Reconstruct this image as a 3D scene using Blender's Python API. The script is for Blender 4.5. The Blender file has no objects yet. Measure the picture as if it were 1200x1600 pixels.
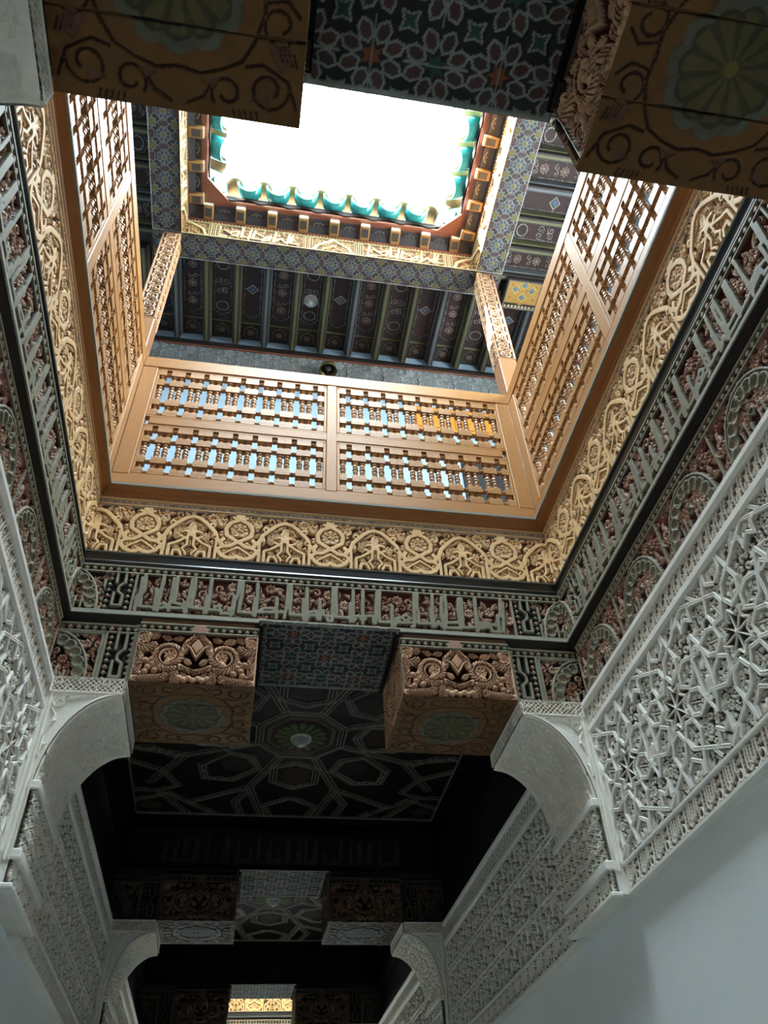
import bpy, math, random
import numpy as np
from mathutils import Matrix, Vector
PI = math.pi
C = bpy.context.scene.collection
SC = bpy.context.scene
ZO = 1.5            # heights below are measured from the eye, 1.5 m over the floor
YC = 2.042          # centre of the light well (it is 2.6 m square)

# ---------------------------------------------------------------- camera
def cam_setup():
    p, y, r = math.radians(44.70997), math.radians(11.56249), math.radians(-3.35697)
    f = Vector((math.sin(y)*math.cos(p), math.cos(y)*math.cos(p), math.sin(p)))
    rt = Vector((math.cos(y), -math.sin(y), 0))
    up = rt.cross(f)
    rt2 = math.cos(r)*rt + math.sin(r)*up
    up2 = -math.sin(r)*rt + math.cos(r)*up
    cd = bpy.data.cameras.new('camera')
    cd.sensor_fit = 'VERTICAL'; cd.sensor_height = 36.0
    cd.lens = 1220.93/1600*36.0
    cd.clip_start = 0.02
    o = bpy.data.objects.new('camera', cd); C.objects.link(o)
    m = Matrix((rt2, up2, -f)).transposed().to_4x4()
    m.translation = Vector((-0.36068, 0, ZO))
    o.matrix_world = m
    SC.camera = o
cam_setup()

# ---------------------------------------------------------------- sky, sun, exposure
SKY_STRENGTH = 3.2
SUN_STRENGTH = 24.0
EXPOSURE = 3.35
w = bpy.data.worlds.new('sky'); SC.world = w; w.use_nodes = True
bg = w.node_tree.nodes['Background']
bg.inputs['Color'].default_value = (0.74, 0.91, 1.0, 1)
bg.inputs['Strength'].default_value = SKY_STRENGTH
def sun_setup():
    ld = bpy.data.lights.new('sun', 'SUN'); ld.energy = SUN_STRENGTH; ld.angle = math.radians(0.6)
    ld.color = (1.0, 0.93, 0.82)
    o = bpy.data.objects.new('sun', ld); C.objects.link(o)
    d = Vector((1.0, 0.21, -0.66)).normalized()
    o.rotation_euler = d.to_track_quat('-Z', 'Y').to_euler()
    o.location = (-3, 0, 12)
sun_setup()
def portal(x, y, z, sx, sy):
    ld = bpy.data.lights.new('skylight_portal', 'AREA'); ld.shape = 'RECTANGLE'; ld.size = sx; ld.size_y = sy
    ld.cycles.is_portal = True
    o = bpy.data.objects.new('skylight_portal', ld); C.objects.link(o); o.location = (x, y, z + ZO)
portal(0, YC, 7.55, 2.5, 2.5)
portal(0, 12.03, 7.5, 2.3, 2.3)
vs = SC.view_settings
vs.view_transform = 'Standard'; vs.look = 'None'; vs.gamma = 1.0; vs.use_curve_mapping = False
vs.exposure = EXPOSURE
SC.cycles.max_bounces = 10; SC.cycles.diffuse_bounces = 8; SC.cycles.glossy_bounces = 3
SC.cycles.sample_clamp_indirect = 6.0

# ---------------------------------------------------------------- helpers
def lin(c):
    c = [x/255.0 for x in c[:3]]
    return tuple(x/12.92 if x <= 0.04045 else ((x+0.055)/1.055)**2.4 for x in c)
WM = {}
def put(o, mw, parent=None):
    m = Matrix.Translation((0, 0, ZO)) @ mw
    WM[o] = m
    if parent is not None:
        o.parent = parent
        o.matrix_parent_inverse = WM[parent].inverted()
    o.matrix_basis = m
    return o
def T(x, y, z): return Matrix.Translation((x, y, z))
def tag(o, label=None, cat=None, group=None, kind=None):
    if label: o['label'] = label
    if cat: o['category'] = cat
    if group: o['group'] = group
    if kind: o['kind'] = kind
    return o
def thing(name, label, cat, loc, group=None):
    o = bpy.data.objects.new(name, None); o.empty_display_size = 0.1; C.objects.link(o)
    put(o, T(*loc)); return tag(o, label, cat, group, 'thing')
def struct(name, loc=(0, 0, 0), label=None):
    o = bpy.data.objects.new(name, None); o.empty_display_size = 0.1; C.objects.link(o)
    put(o, T(*loc)); return tag(o, label, None, None, 'structure')
def ob(name, me, mw, parent=None):
    o = bpy.data.objects.new(name, me); C.objects.link(o)
    return put(o, mw, parent)
def frame(side, cx, cy, half=1.3):
    """local x = along the wall, y = up, z = out of the wall towards the viewer"""
    u, n, o = {'back': ((1, 0, 0), (0, -1, 0), (cx, cy+half, 0)),
               'front': ((-1, 0, 0), (0, 1, 0), (cx, cy-half, 0)),
               'right': ((0, -1, 0), (-1, 0, 0), (cx+half, cy, 0)),
               'left': ((0, 1, 0), (1, 0, 0), (cx-half, cy, 0))}[side]
    m = Matrix((Vector(u), Vector((0, 0, 1)), Vector(n))).transposed().to_4x4()
    m.translation = Vector(o); return m
SOFFIT = Matrix((Vector((1, 0, 0)), Vector((0, 0, -1)), Vector((0, 1, 0)))).to_4x4()   # not used for sides
def soffit(x, y, z):
    """local x = +X, y = -Y, z = down"""
    m = Matrix((Vector((1, 0, 0)), Vector((0, -1, 0)), Vector((0, 0, -1)))).transposed().to_4x4()
    m.translation = Vector((x, y, z)); return m

# ---------------------------------------------------------------- materials
def mat(name, col=None, rough=0.7, var=0.10, scale=14, bump=0.0, bscale=60, metal=0.0, attr=False, spec=0.4, stretch=None, col2=None, coat=0.0, gain=1.0):
    m = bpy.data.materials.new(name); m.use_nodes = True
    nt = m.node_tree; N = nt.nodes; L = nt.links
    b = N['Principled BSDF']
    b.inputs['Roughness'].default_value = rough; b.inputs['Metallic'].default_value = metal
    b.inputs['Specular IOR Level'].default_value = spec
    if coat: b.inputs['Coat Weight'].default_value = coat; b.inputs['Coat Roughness'].default_value = 0.15
    tc = N.new('ShaderNodeTexCoord'); mp = N.new('ShaderNodeMapping')
    L.new(tc.outputs['Object'], mp.inputs['Vector'])
    if stretch: mp.inputs['Scale'].default_value = stretch
    nz = N.new('ShaderNodeTexNoise'); nz.inputs['Scale'].default_value = scale; nz.inputs['Detail'].default_value = 5
    nz.inputs['Roughness'].default_value = 0.65
    L.new(mp.outputs['Vector'], nz.inputs['Vector'])
    if attr:
        a = N.new('ShaderNodeAttribute'); a.attribute_name = 'Col'; src = a.outputs['Color']
    elif col2:
        mx = N.new('ShaderNodeMix'); mx.data_type = 'RGBA'
        cr = N.new('ShaderNodeValToRGB'); cr.color_ramp.elements[0].position = 0.35; cr.color_ramp.elements[1].position = 0.68
        L.new(nz.outputs['Fac'], cr.inputs['Fac']); L.new(cr.outputs['Color'], mx.inputs['Factor'])
        mx.inputs['A'].default_value = (*lin(col), 1); mx.inputs['B'].default_value = (*lin(col2), 1)
        src = mx.outputs['Result']
    else:
        rgb = N.new('ShaderNodeRGB'); rgb.outputs[0].default_value = (*lin(col), 1); src = rgb.outputs[0]
    mr = N.new('ShaderNodeMapRange'); mr.inputs['From Min'].default_value = 0.25; mr.inputs['From Max'].default_value = 0.75
    mr.inputs['To Min'].default_value = (1 - var)*gain; mr.inputs['To Max'].default_value = (1 + var)*gain
    L.new(nz.outputs['Fac'], mr.inputs['Value'])
    mu = N.new('ShaderNodeVectorMath'); mu.operation = 'SCALE'
    L.new(src, mu.inputs[0]); L.new(mr.outputs['Result'], mu.inputs['Scale'])
    L.new(mu.outputs['Vector'], b.inputs['Base Color'])
    if bump:
        n2 = N.new('ShaderNodeTexNoise'); n2.inputs['Scale'].default_value = bscale; n2.inputs['Detail'].default_value = 4
        L.new(mp.outputs['Vector'], n2.inputs['Vector'])
        bp = N.new('ShaderNodeBump'); bp.inputs['Strength'].default_value = bump; bp.inputs['Distance'].default_value = 0.01
        L.new(n2.outputs['Fac'], bp.inputs['Height']); L.new(bp.outputs['Normal'], b.inputs['Normal'])
    return m
M_PAINT = mat('painted_carved_wood', attr=True, rough=0.62, var=0.16, scale=22, spec=0.25)
M_CREAM = mat('carved_cedar_wood', attr=True, rough=0.6, var=0.12, scale=18, spec=0.25)
M_SHADED = mat('shade_darkened_carved_wood', attr=True, rough=0.6, var=0.2, scale=18, spec=0.2, gain=0.28)  # carving paints cut down, putting the far rooms' shade into the colour
M_STUC = mat('carved_stucco', attr=True, rough=0.9, var=0.07, scale=12, bump=0.25, bscale=130, spec=0.15)
M_DARKP = mat('dark_painted_wood', attr=True, rough=0.6, var=0.25, scale=16, spec=0.25)
M_PLAS = mat('plain_plaster', (232, 238, 240), rough=0.85, var=0.03, scale=3, bump=0.05, bscale=40, spec=0.2)
M_STP = mat('smooth_stucco', (236, 233, 226), rough=0.9, var=0.07, scale=10, bump=0.2, bscale=60, spec=0.15)
M_GALW = mat('gallery_plaster', (148, 166, 180), rough=0.9, var=0.03, scale=4, spec=0.15)
M_WOOD = mat('honey_cedar', (172, 121, 64), col2=(150, 100, 50), rough=0.45, var=0.10, scale=9, stretch=(1, 14, 14), bump=0.06, bscale=40, spec=0.35)
M_WOODV = mat('honey_cedar_upright', (174, 123, 66), col2=(152, 102, 52), rough=0.45, var=0.10, scale=9, stretch=(14, 1, 14), bump=0.06, bscale=40, spec=0.35)
M_TURN = mat('turned_cedar', (182, 134, 80), col2=(140, 94, 52), rough=0.42, var=0.12, scale=24, spec=0.4)
M_SKIRT = mat('skirting_cedar', (160, 108, 62), col2=(138, 88, 48), rough=0.5, var=0.1, scale=9, stretch=(1, 14, 14), spec=0.3)
M_LIP = mat('dusty_grey_lip', (128, 126, 116), rough=0.8, var=0.15, scale=30)
M_GREYL = mat('grey_green_ledge', (150, 148, 134), rough=0.7, var=0.18, scale=26)
M_BLACK = mat('black_green_moulding', (26, 30, 28), rough=0.28, var=0.15, scale=8, spec=0.6)
M_DBEAM = mat('dark_stained_beam', (40, 30, 26), rough=0.6, var=0.25, scale=10, spec=0.3)
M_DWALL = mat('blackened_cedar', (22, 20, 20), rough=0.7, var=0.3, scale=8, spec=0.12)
M_CORB = mat('brown_painted_cedar', (102, 70, 38), rough=0.65, var=0.2, scale=12)
M_COL = mat('column_cedar', attr=True, rough=0.5, var=0.10, scale=20, spec=0.35)
M_COLP = mat('plain_column_cedar', (160, 112, 76), col2=(138, 92, 60), rough=0.42, var=0.08, scale=8, stretch=(10, 1, 10), spec=0.4)
M_TEAL = mat('teal_glazed_tile', (38, 140, 142), col2=(60, 165, 160), rough=0.18, var=0.15, scale=14, spec=0.6, coat=0.5)
M_TEDGE = mat('pale_glaze_edge', (128, 186, 160), rough=0.3, var=0.1, scale=20, spec=0.5)
M_TUNDER = mat('unglazed_clay', (164, 128, 92), rough=0.85, var=0.15, scale=20)
M_REDW = mat('red_brown_moulding', (128, 74, 52), rough=0.5, var=0.12, scale=12, stretch=(1, 8, 8))
M_YEL = mat('ochre_painted_block', attr=True, rough=0.55, var=0.15, scale=20)
M_GBEAM = mat('gallery_beam_brown', (52, 42, 37), rough=0.6, var=0.2, scale=9)
M_GSTR = mat('olive_stripe_paint', (98, 94, 62), rough=0.6, var=0.15, scale=12)
M_GSTB = mat('blue_grey_stripe_paint', (96, 98, 98), rough=0.6, var=0.15, scale=12)
M_LAMP = mat('white_enamel', (225, 228, 226), rough=0.3, var=0.03)
M_LGREY = mat('grey_lamp_ring', (62, 66, 66), rough=0.4, var=0.05)
M_BRASS = mat('aged_brass', (92, 78, 40), rough=0.4, var=0.2, metal=0.6)
M_DOORW = mat('orange_door_wood', (200, 120, 40), rough=0.5, var=0.12, scale=8, stretch=(10, 10, 1))
M_DOORD = mat('dark_doorway', (22, 22, 26), rough=0.8)
M_FLOOR = mat('grey_marble', (152, 146, 136), col2=(134, 128, 120), rough=0.35, var=0.04, scale=3)
M_GROUT = mat('grey_grout', (120, 118, 112), rough=0.9)
M_ROOF = mat('roof_lime', (200, 190, 175), rough=0.9)

# ---------------------------------------------------------------- mesh builders
CACHE = {}
def pymesh(name, v, f, m, smooth=False):
    me = bpy.data.meshes.new(name); me.from_pydata([tuple(a) for a in v], [], f)
    for x in (m if isinstance(m, (list, tuple)) else [m]): me.materials.append(x)
    if smooth:
        me.polygons.foreach_set('use_smooth', np.ones(len(me.polygons), dtype=bool))
    me.update(); return me
def boxmesh(name, sx, sy, sz, m, bev=0.0):
    key = ('box', round(sx, 4), round(sy, 4), round(sz, 4), m.name, bev)
    if key in CACHE: return CACHE[key]
    a, b, c = sx/2, sy/2, sz/2
    if bev <= 0:
        v = [(x, y, z) for x in (-a, a) for y in (-b, b) for z in (-c, c)]
        f = [(0, 1, 3, 2), (4, 6, 7, 5), (0, 4, 5, 1), (2, 3, 7, 6), (0, 2, 6, 4), (1, 5, 7, 3)]
    else:
        import bmesh
        bm = bmesh.new(); bmesh.ops.create_cube(bm, size=1)
        bmesh.ops.scale(bm, vec=(sx, sy, sz), verts=bm.verts)
        bmesh.ops.bevel(bm, geom=list(bm.edges), offset=bev, segments=1, affect='EDGES')
        me = bpy.data.meshes.new(name); bm.to_mesh(me); bm.free(); me.materials.append(m)
        CACHE[key] = me; return me
    me = pymesh(name, v, f, m); CACHE[key] = me; return me
def box(name, x0, x1, y0, y1, z0, z1, m, parent=None, bev=0.0, fr=None):
    """box in world axes, or in the axes of frame fr"""
    mw = T((x0+x1)/2, (y0+y1)/2, (z0+z1)/2)
    if fr is not None: mw = fr @ mw
    return ob(name, boxmesh(name, abs(x1-x0), abs(y1-y0), abs(z1-z0), m, bev), mw, parent)
def prism(name, prof, m, fr, parent=None, half=1.3, ua=None, ub=None):
    """profile [(n, z)] run along a wall; mitred where an end is not given"""
    k = len(prof); v = []
    for n, z in prof: v.append((-(half-n) if ua is None else ua, z, n))
    for n, z in prof: v.append(((half-n) if ub is None else ub, z, n))
    area = sum(prof[i][0]*prof[(i+1) % k][1]-prof[(i+1) % k][0]*prof[i][1] for i in range(k))
    f = []
    for i in range(k):
        j = (i+1) % k
        f.append((i, i+k, j+k, j) if area < 0 else (i, j, j+k, i+k))
    f.append(tuple(range(k)) if area < 0 else tuple(reversed(range(k))))
    f.append(tuple(reversed(range(k, 2*k))) if area < 0 else tuple(range(k, 2*k)))
    key = ('pr', tuple(prof), m.name, half, ua, ub)
    if key not in CACHE: CACHE[key] = pymesh(name, v, f, m)
    return ob(name, CACHE[key], fr, parent)
def lathe_data(prof, seg=12, off=(0, 0, 0), axis='y'):
    v, f = [], []
    for r, t in prof:
        for k in range(seg):
            a = 2*PI*k/seg; p = (r*math.cos(a), t, r*math.sin(a))
            if axis == 'x': p = (t, p[0], p[2])
            if axis == 'z': p = (p[0], p[2], t)
            v.append((p[0]+off[0], p[1]+off[1], p[2]+off[2]))
    for i in range(len(prof)-1):
        for k in range(seg):
            k2 = (k+1) % seg; q = (i*seg+k, (i+1)*seg+k, (i+1)*seg+k2, i*seg+k2)
            f.append(q if axis != 'x' else q[::-1])
    return v, f

# ---------------------------------------------------------------- carved relief engine
class Relief:
    """A carved board: a fine grid whose height and paint come from strokes, leaves and flowers laid on it."""
    def __init__(s, u0, u1, v0, v1, c, base, h0=0.0):
        s.nx = max(2, int(round((u1-u0)/c))+1); s.ny = max(2, int(round((v1-v0)/c))+1)
        s.u = np.linspace(u0, u1, s.nx); s.v = np.linspace(v0, v1, s.ny)
        s.U, s.V = np.meshgrid(s.u, s.v); s.c = c
        s.H = np.full(s.U.shape, h0); s.C = np.empty(s.U.shape+(3,)); s.C[:] = lin(base)
    def _sl(s, x0, x1, y0, y1):
        a, b = np.searchsorted(s.u, [x0, x1]); c, d = np.searchsorted(s.v, [y0, y1])
        a = max(a-1, 0); c = max(c-1, 0); b = min(b+1, s.nx); d = min(d+1, s.ny)
        if b-a < 1 or d-c < 1: return None
        return (slice(c, d), slice(a, b))
    def _put(s, sl, d, h, col, e=None, over=False):
        e = e or s.c*getattr(s, 'soft', 1.3)
        if getattr(s, 'out', None) and not over:
            k0 = d < s.out[0]; s.H[sl][k0] = s.out[2]; s.C[sl][k0] = lin(s.out[1])
        t = np.clip(0.5-d/e, 0, 1); n = h*t
        Hs = s.H[sl]; Cs = s.C[sl]
        k = (d < 0) & ((n >= Hs-1e-6) | over)
        if over: Hs[d < 0] = (n+0*Hs)[d < 0]
        else: np.maximum(Hs, n, out=Hs)
        if col is not None: Cs[k] = lin(col)
    def _pld(s, sl, pts, closed=False):
        U, V = s.U[sl], s.V[sl]; D = np.full(U.shape, 9.0)
        P = list(pts)+([pts[0]] if closed else [])
        for (ax, ay), (bx, by) in zip(P[:-1], P[1:]):
            dx, dy = bx-ax, by-ay; L2 = dx*dx+dy*dy+1e-12
            t = np.clip(((U-ax)*dx+(V-ay)*dy)/L2, 0, 1)
            np.minimum(D, np.hypot(U-ax-t*dx, V-ay-t*dy), out=D)
        return D
    def stroke(s, pts, w, h, col, groove=0.0, gcol=None, closed=False, rnd=0.0):
        xs = [p[0] for p in pts]; ys = [p[1] for p in pts]
        sl = s._sl(min(xs)-w, max(xs)+w, min(ys)-w, max(ys)+w)
        if sl is None: return
        D = s._pld(sl, pts, closed); hh = h
        if rnd: hh = h*(1-rnd*np.clip(D/(w/2), 0, 1)**2)
        if groove: hh = hh-groove*(D < max(s.c*0.75, w*0.13))
        s._put(sl, D-w/2, hh, col)
        if groove and gcol is not None:
            k = (D < max(s.c*0.6, w*0.1)); s.C[sl][k] = lin(gcol)
    def cut(s, pts, w, depth, col=None, closed=False):
        xs = [p[0] for p in pts]; ys = [p[1] for p in pts]
        sl = s._sl(min(xs)-w, max(xs)+w, min(ys)-w, max(ys)+w)
        if sl is None: return
        D = s._pld(sl, pts, closed); k = D < w/2
        s.H[sl][k] -= depth*np.clip(1.4-D[k]/(w/2), 0, 1)
        if col is not None: s.C[sl][k] = lin(col)
    def moat(s, pts, w, col, closed=False, floor=0.0):
        xs = [p[0] for p in pts]; ys = [p[1] for p in pts]
        sl = s._sl(min(xs)-w, max(xs)+w, min(ys)-w, max(ys)+w)
        if sl is None: return
        k = s._pld(sl, pts, closed) < w/2
        s.H[sl][k] = floor; s.C[sl][k] = lin(col)
    def poly(s, pts, h, col, over=False):
        xs = [p[0] for p in pts]; ys = [p[1] for p in pts]
        sl = s._sl(min(xs), max(xs), min(ys), max(ys))
        if sl is None: return
        U, V = s.U[sl], s.V[sl]; D = s._pld(sl, pts, True); ins = np.zeros(U.shape, bool)
        n = len(pts)
        for i in range(n):
            (ax, ay), (bx, by) = pts[i], pts[(i+1) % n]
            if ay == by: continue
            c = ((ay > V) != (by > V)) & (U < (bx-ax)*(V-ay)/(by-ay)+ax)
            ins ^= c
        s._put(sl, np.where(ins, -D, D), h, col, over=over)
    def disc(s, c, r, h, col, dome=0.5, over=False):
        sl = s._sl(c[0]-r, c[0]+r, c[1]-r, c[1]+r)
        if sl is None: return
        d = np.hypot(s.U[sl]-c[0], s.V[sl]-c[1])
        s._put(sl, d-r, h*(1-dome*np.clip(d/r, 0, 1)**2), col, over=over)
    def ring(s, c, r, w, h, col, groove=0.0, n=24):
        s.stroke([(c[0]+r*math.cos(2*PI*i/n), c[1]+r*math.sin(2*PI*i/n)) for i in range(n)], w, h, col, groove, closed=True)
    def leaf(s, c, ang, L, W, h, col, veins=4.0, bend=0.0, fan=False):
        R = L*1.1+W
        sl = s._sl(c[0]-R, c[0]+R, c[1]-R, c[1]+R)
        if sl is None: return
        U, V = s.U[sl]-c[0], s.V[sl]-c[1]; ca, sa = math.cos(ang), math.sin(ang)
        x = (U*ca+V*sa)/L; y = -U*sa+V*ca - bend*L*np.clip((U*ca+V*sa)/L, 0, 1)**2
        wt = W*np.sin(PI*np.clip(x, 0, 1)**0.75)
        d = np.where((x > 0) & (x < 1), np.abs(y)-wt, 9.0)
        hh = h*(0.62+0.38*np.cos(2*PI*veins*(x-0.5*np.abs(y)/max(W, 1e-6))))
        hh = hh*(0.7+0.3*np.clip(1-np.abs(y)/np.maximum(wt, 1e-4), 0, 1))
        if getattr(s, 'out', None): hh = h*(0.8+0.2*np.cos(2*PI*veins*(x-0.5*np.abs(y)/max(W, 1e-6))))
        s._put(sl, d, np.clip(hh, 0, None), col, e=s.c)
    def flower(s, c, r, n, h, col, core=None, a0=0.0):
        sl = s._sl(c[0]-r, c[0]+r, c[1]-r, c[1]+r)
        if sl is None: return
        U, V = s.U[sl]-c[0], s.V[sl]-c[1]; d = np.hypot(U, V); th = np.arctan2(V, U)-a0
        q = np.abs(np.cos(n*th/2)); R = r*(0.82+0.18*q)
        s._put(sl, d-R, (h*(0.45+0.55*q)*(0.6+0.4*d/r)) if not getattr(s, 'out', None) else h*(0.65+0.35*q), col, e=s.c)
        if core: s.disc(c, r*0.25, h*1.05, core)
    def scroll(s, c, r, a0, turns, w, h, col, sgn=1, n=22, shrink=0.2):
        pts = []
        for i in range(n+1):
            t = i/n; a = a0+sgn*turns*2*PI*t; rr = r*(1-t*(1-shrink))
            pts.append((c[0]+rr*math.cos(a), c[1]+rr*math.sin(a)))
        s.stroke(pts, w, h, col, rnd=0.4)
    def foliage(s, x0, x1, y0, y1, step, h, cols, rng, dens=1.0, ground=None):
        s.out = (max(.0045, s.c*1.2), ground, 0.0) if ground else None
        s._foliage(x0, x1, y0, y1, step, h, cols, rng, dens)
        s.out = None
    def _foliage(s, x0, x1, y0, y1, step, h, cols, rng, dens):
        y = y0+step*0.4; row = 0; g = getattr(s, 'gain', 1.12) if s.out else 1.0
        while y < y1:
            x = x0+step*(0.3+0.5*(row % 2))
            while x < x1:
                if rng.random() < dens:
                    cx, cy = x+rng.uniform(-.2, .2)*step, y+rng.uniform(-.2, .2)*step
                    a = rng.uniform(0, 2*PI); col = cols[int(rng.random()*len(cols))]; t = rng.random()
                    if t < 0.3:
                        s.flower((cx, cy), step*0.45*g, 8, h, col, core=col, a0=a)
                    elif t < 0.6:
                        s.scroll((cx, cy), step*0.42, a, 0.9*1, step*0.16*g, h, col, sgn=rng.choice((-1, 1)))
                        s.leaf((cx+step*.3*math.cos(a), cy+step*.3*math.sin(a)), a+1.2, step*0.8*g, step*0.17*g, h, col, 5)
                    else:
                        s.leaf((cx-step*.45*math.cos(a), cy-step*.45*math.sin(a)), a, step*1.0*g, step*0.22*g, h, col, 5, bend=rng.uniform(-.5, .5))
                        s.leaf((cx, cy), a+1.9, step*0.6*g, step*0.17*g, h*.9, col, 4)
                x += step
            y += step*0.85; row += 1
    def diamonds(s, x0, y0, x1, y1, r, pitch, h, cols, skip=0.0):
        L = math.hypot(x1-x0, y1-y0); n = max(1, int(round(L/pitch)))
        for i in range(n):
            t = (i+0.5)/n; c = (x0+(x1-x0)*t, y0+(y1-y0)*t)
            col = cols[i % len(cols)]
            s.poly([(c[0]-r, c[1]), (c[0], c[1]-r), (c[0]+r, c[1]), (c[0], c[1]+r)], h, col)
    def mesh(s, name, m, i0=0, i1=None, fn=None, origin=None, smooth=False):
        i1 = s.nx-1 if i1 is None else i1
        U, V, H = s.U[:, i0:i1+1], s.V[:, i0:i1+1], s.H[:, i0:i1+1]; Cc = s.C[:, i0:i1+1]
        ny, nx = U.shape
        if fn is None:
            P = np.stack([U, V, H], -1)
        else: P = fn(U, V, H)
        P = P.reshape(-1, 3)
        if origin is not None: P = P-np.array(origin)
        idx = np.arange(nx*ny).reshape(ny, nx)
        F = np.stack([idx[:-1, :-1], idx[:-1, 1:], idx[1:, 1:], idx[1:, :-1]], -1).reshape(-1, 4)
        if getattr(s, "mask", None) is not None: F = F[s.mask[:, i0:i1+1].ravel()[F].all(1)]
        if np.linalg.norm(np.cross(P[F[0, 1]]-P[F[0, 0]], P[F[0, 3]]-P[F[0, 0]])) > 0 and getattr(s, "flip", False): F = F[:, ::-1]
        me = bpy.data.meshes.new(name)
        me.vertices.add(len(P)); me.vertices.foreach_set('co', P.astype(np.float32).ravel())
        me.loops.add(F.size); me.loops.foreach_set('vertex_index', F.astype(np.int32).ravel())
        me.polygons.add(len(F)); me.polygons.foreach_set('loop_start', np.arange(0, F.size, 4, dtype=np.int32))
        me.update(calc_edges=True)
        if smooth: me.polygons.foreach_set('use_smooth', np.ones(len(F), dtype=bool))
        at = me.color_attributes.new('Col', 'FLOAT_COLOR', 'POINT')
        rgba = np.ones((len(P), 4), np.float32); rgba[:, :3] = Cc.reshape(-1, 3)
        at.data.foreach_set('color', rgba.ravel())
        me.materials.append(m); me.validate(); return me
    def slices(s, name, m, cuts):
        """list of (mesh, origin) cut at the given u values; each mesh has its origin at its own lower middle"""
        ids = [0]+[int(np.argmin(np.abs(s.u-c))) for c in cuts]+[s.nx-1]
        out = []
        for a, b in zip(ids[:-1], ids[1:]):
            o = (float(s.u[a]+s.u[b])/2, float(s.v[0]), 0.0)
            out.append((s.mesh(name, m, a, b, origin=o), o))
        return out
def ngon(c, r, n, a0=0.0): return [(c[0]+r*math.cos(a0+2*PI*i/n), c[1]+r*math.sin(a0+2*PI*i/n)) for i in range(n)]
def starpoly(c, r, ri, n, a0=0.0):
    return [(c[0]+(r if i % 2 == 0 else ri)*math.cos(a0+PI*i/n), c[1]+(r if i % 2 == 0 else ri)*math.sin(a0+PI*i/n)) for i in range(2*n)]
def petal(c, a, r0, r1, r2, r3, w):
    ca, sa = math.cos(a), math.sin(a)
    q = [(r0, 0), (r1, w), (r2, w), (r3, 0), (r2, -w), (r1, -w)]
    return [(c[0]+x*ca-y*sa, c[1]+x*sa+y*ca) for x, y in q]

# ---------------------------------------------------------------- paints
GG, GB, RG = (128, 123, 104), (24, 22, 21), (78, 31, 27)
LF, LF2, LF3 = (182, 150, 128), (156, 120, 100), (142, 96, 72)
CR, CRG = (214, 176, 126), (92, 54, 36)
ST = (238, 232, 220)

def ribs(R, pts, w, step, depth, slant=0.5, col=None):
    """notches cut across a carved stem, as on a ribbed leaf"""
    acc = 0.0
    for (ax, ay), (bx, by) in zip(pts[:-1], pts[1:]):
        L = math.hypot(bx-ax, by-ay); dx, dy = (bx-ax)/L, (by-ay)/L
        while acc < L:
            x, y = ax+dx*acc, ay+dy*acc
            R.cut([(x-dy*w/2-dx*w*slant, y+dx*w/2-dy*w*slant), (x, y), (x+dy*w/2-dx*w*slant, y-dx*w/2-dy*w*slant)], step*0.36, depth, col)
            acc += step
        acc -= L
def arcpts(c, rx, ry, a0, a1, n=16): return [(c[0]+rx*math.cos(a0+(a1-a0)*i/n), c[1]+ry*math.sin(a0+(a1-a0)*i/n)) for i in range(n+1)]
def multifoil(R, cx, v0, rx, ry, n, h, col):
    for i in range(n):
        a = PI*(i+0.5)/n; c = (cx+rx*math.cos(a), v0+ry*math.sin(a)); r = (rx+ry)/2*PI/n*0.56
        R.disc(c, r, h*0.55, col, dome=-0.5)
        R.stroke(arcpts(c, r, r, a-1.5, a+1.5, 8), 0.012, h, col)
        e = (cx+rx*0.9*math.cos(PI*i/n), v0+ry*0.9*math.sin(PI*i/n))
        if i: R.stroke([e, (cx+(rx+r)*math.cos(PI*i/n), v0+(ry+r)*math.sin(PI*i/n))], 0.010, h, col)
    R.stroke(arcpts((cx, v0), rx*1.26, ry*1.22, 0, PI, 24), 0.014, h, col)
def dotted_row(R, x0, x1, yc, h, pitch=0.041, r=0.0165, ground=GB, strap=GG, top=True, hgt=0.021):
    R.poly([(x0, yc-.02), (x1, yc-.02), (x1, yc+.02), (x0, yc+.02)], 0.0, ground, over=True)
    R.diamonds(x0, yc, x1, yc, r, pitch, h*.9, [strap, strap, strap, LF2, strap])
    if top: R.stroke([(x0, yc+hgt), (x1, yc+hgt)], 0.016, h, strap)
    R.stroke([(x0, yc-hgt), (x1, yc-hgt)], 0.013, h, strap)
def knot_column(R, u, v0, v1, h, sgn=1):
    """two dotted uprights with a meander strap between them"""
    R.poly([(u-.072, v0), (u+.072, v0), (u+.072, v1), (u-.072, v1)], 0.0, GB, over=True)
    for s in (-1, 1): R.diamonds(u+s*.052, v0, u+s*.052, v1, .0145, .036, h*.9, [GG, GG, LF2, GG])
    m = (v0+v1)/2; q = .022*sgn
    R.stroke([(u-q, v1), (u-q, m+.05), (u+q*.2, m+.02), (u+q*.2, m-.01), (u-q, m-.03), (u-q, v0+.03), (u+q, v0+.03), (u+q, m-.02)], 0.017, h, GG)
    R.stroke([(u+q, v1), (u+q, m+.05)], 0.017, h, GG)
    for s in (-1, 1): R.stroke([(u+s*.078, v0), (u+s*.078, v1)], 0.016, h, GG)

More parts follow.
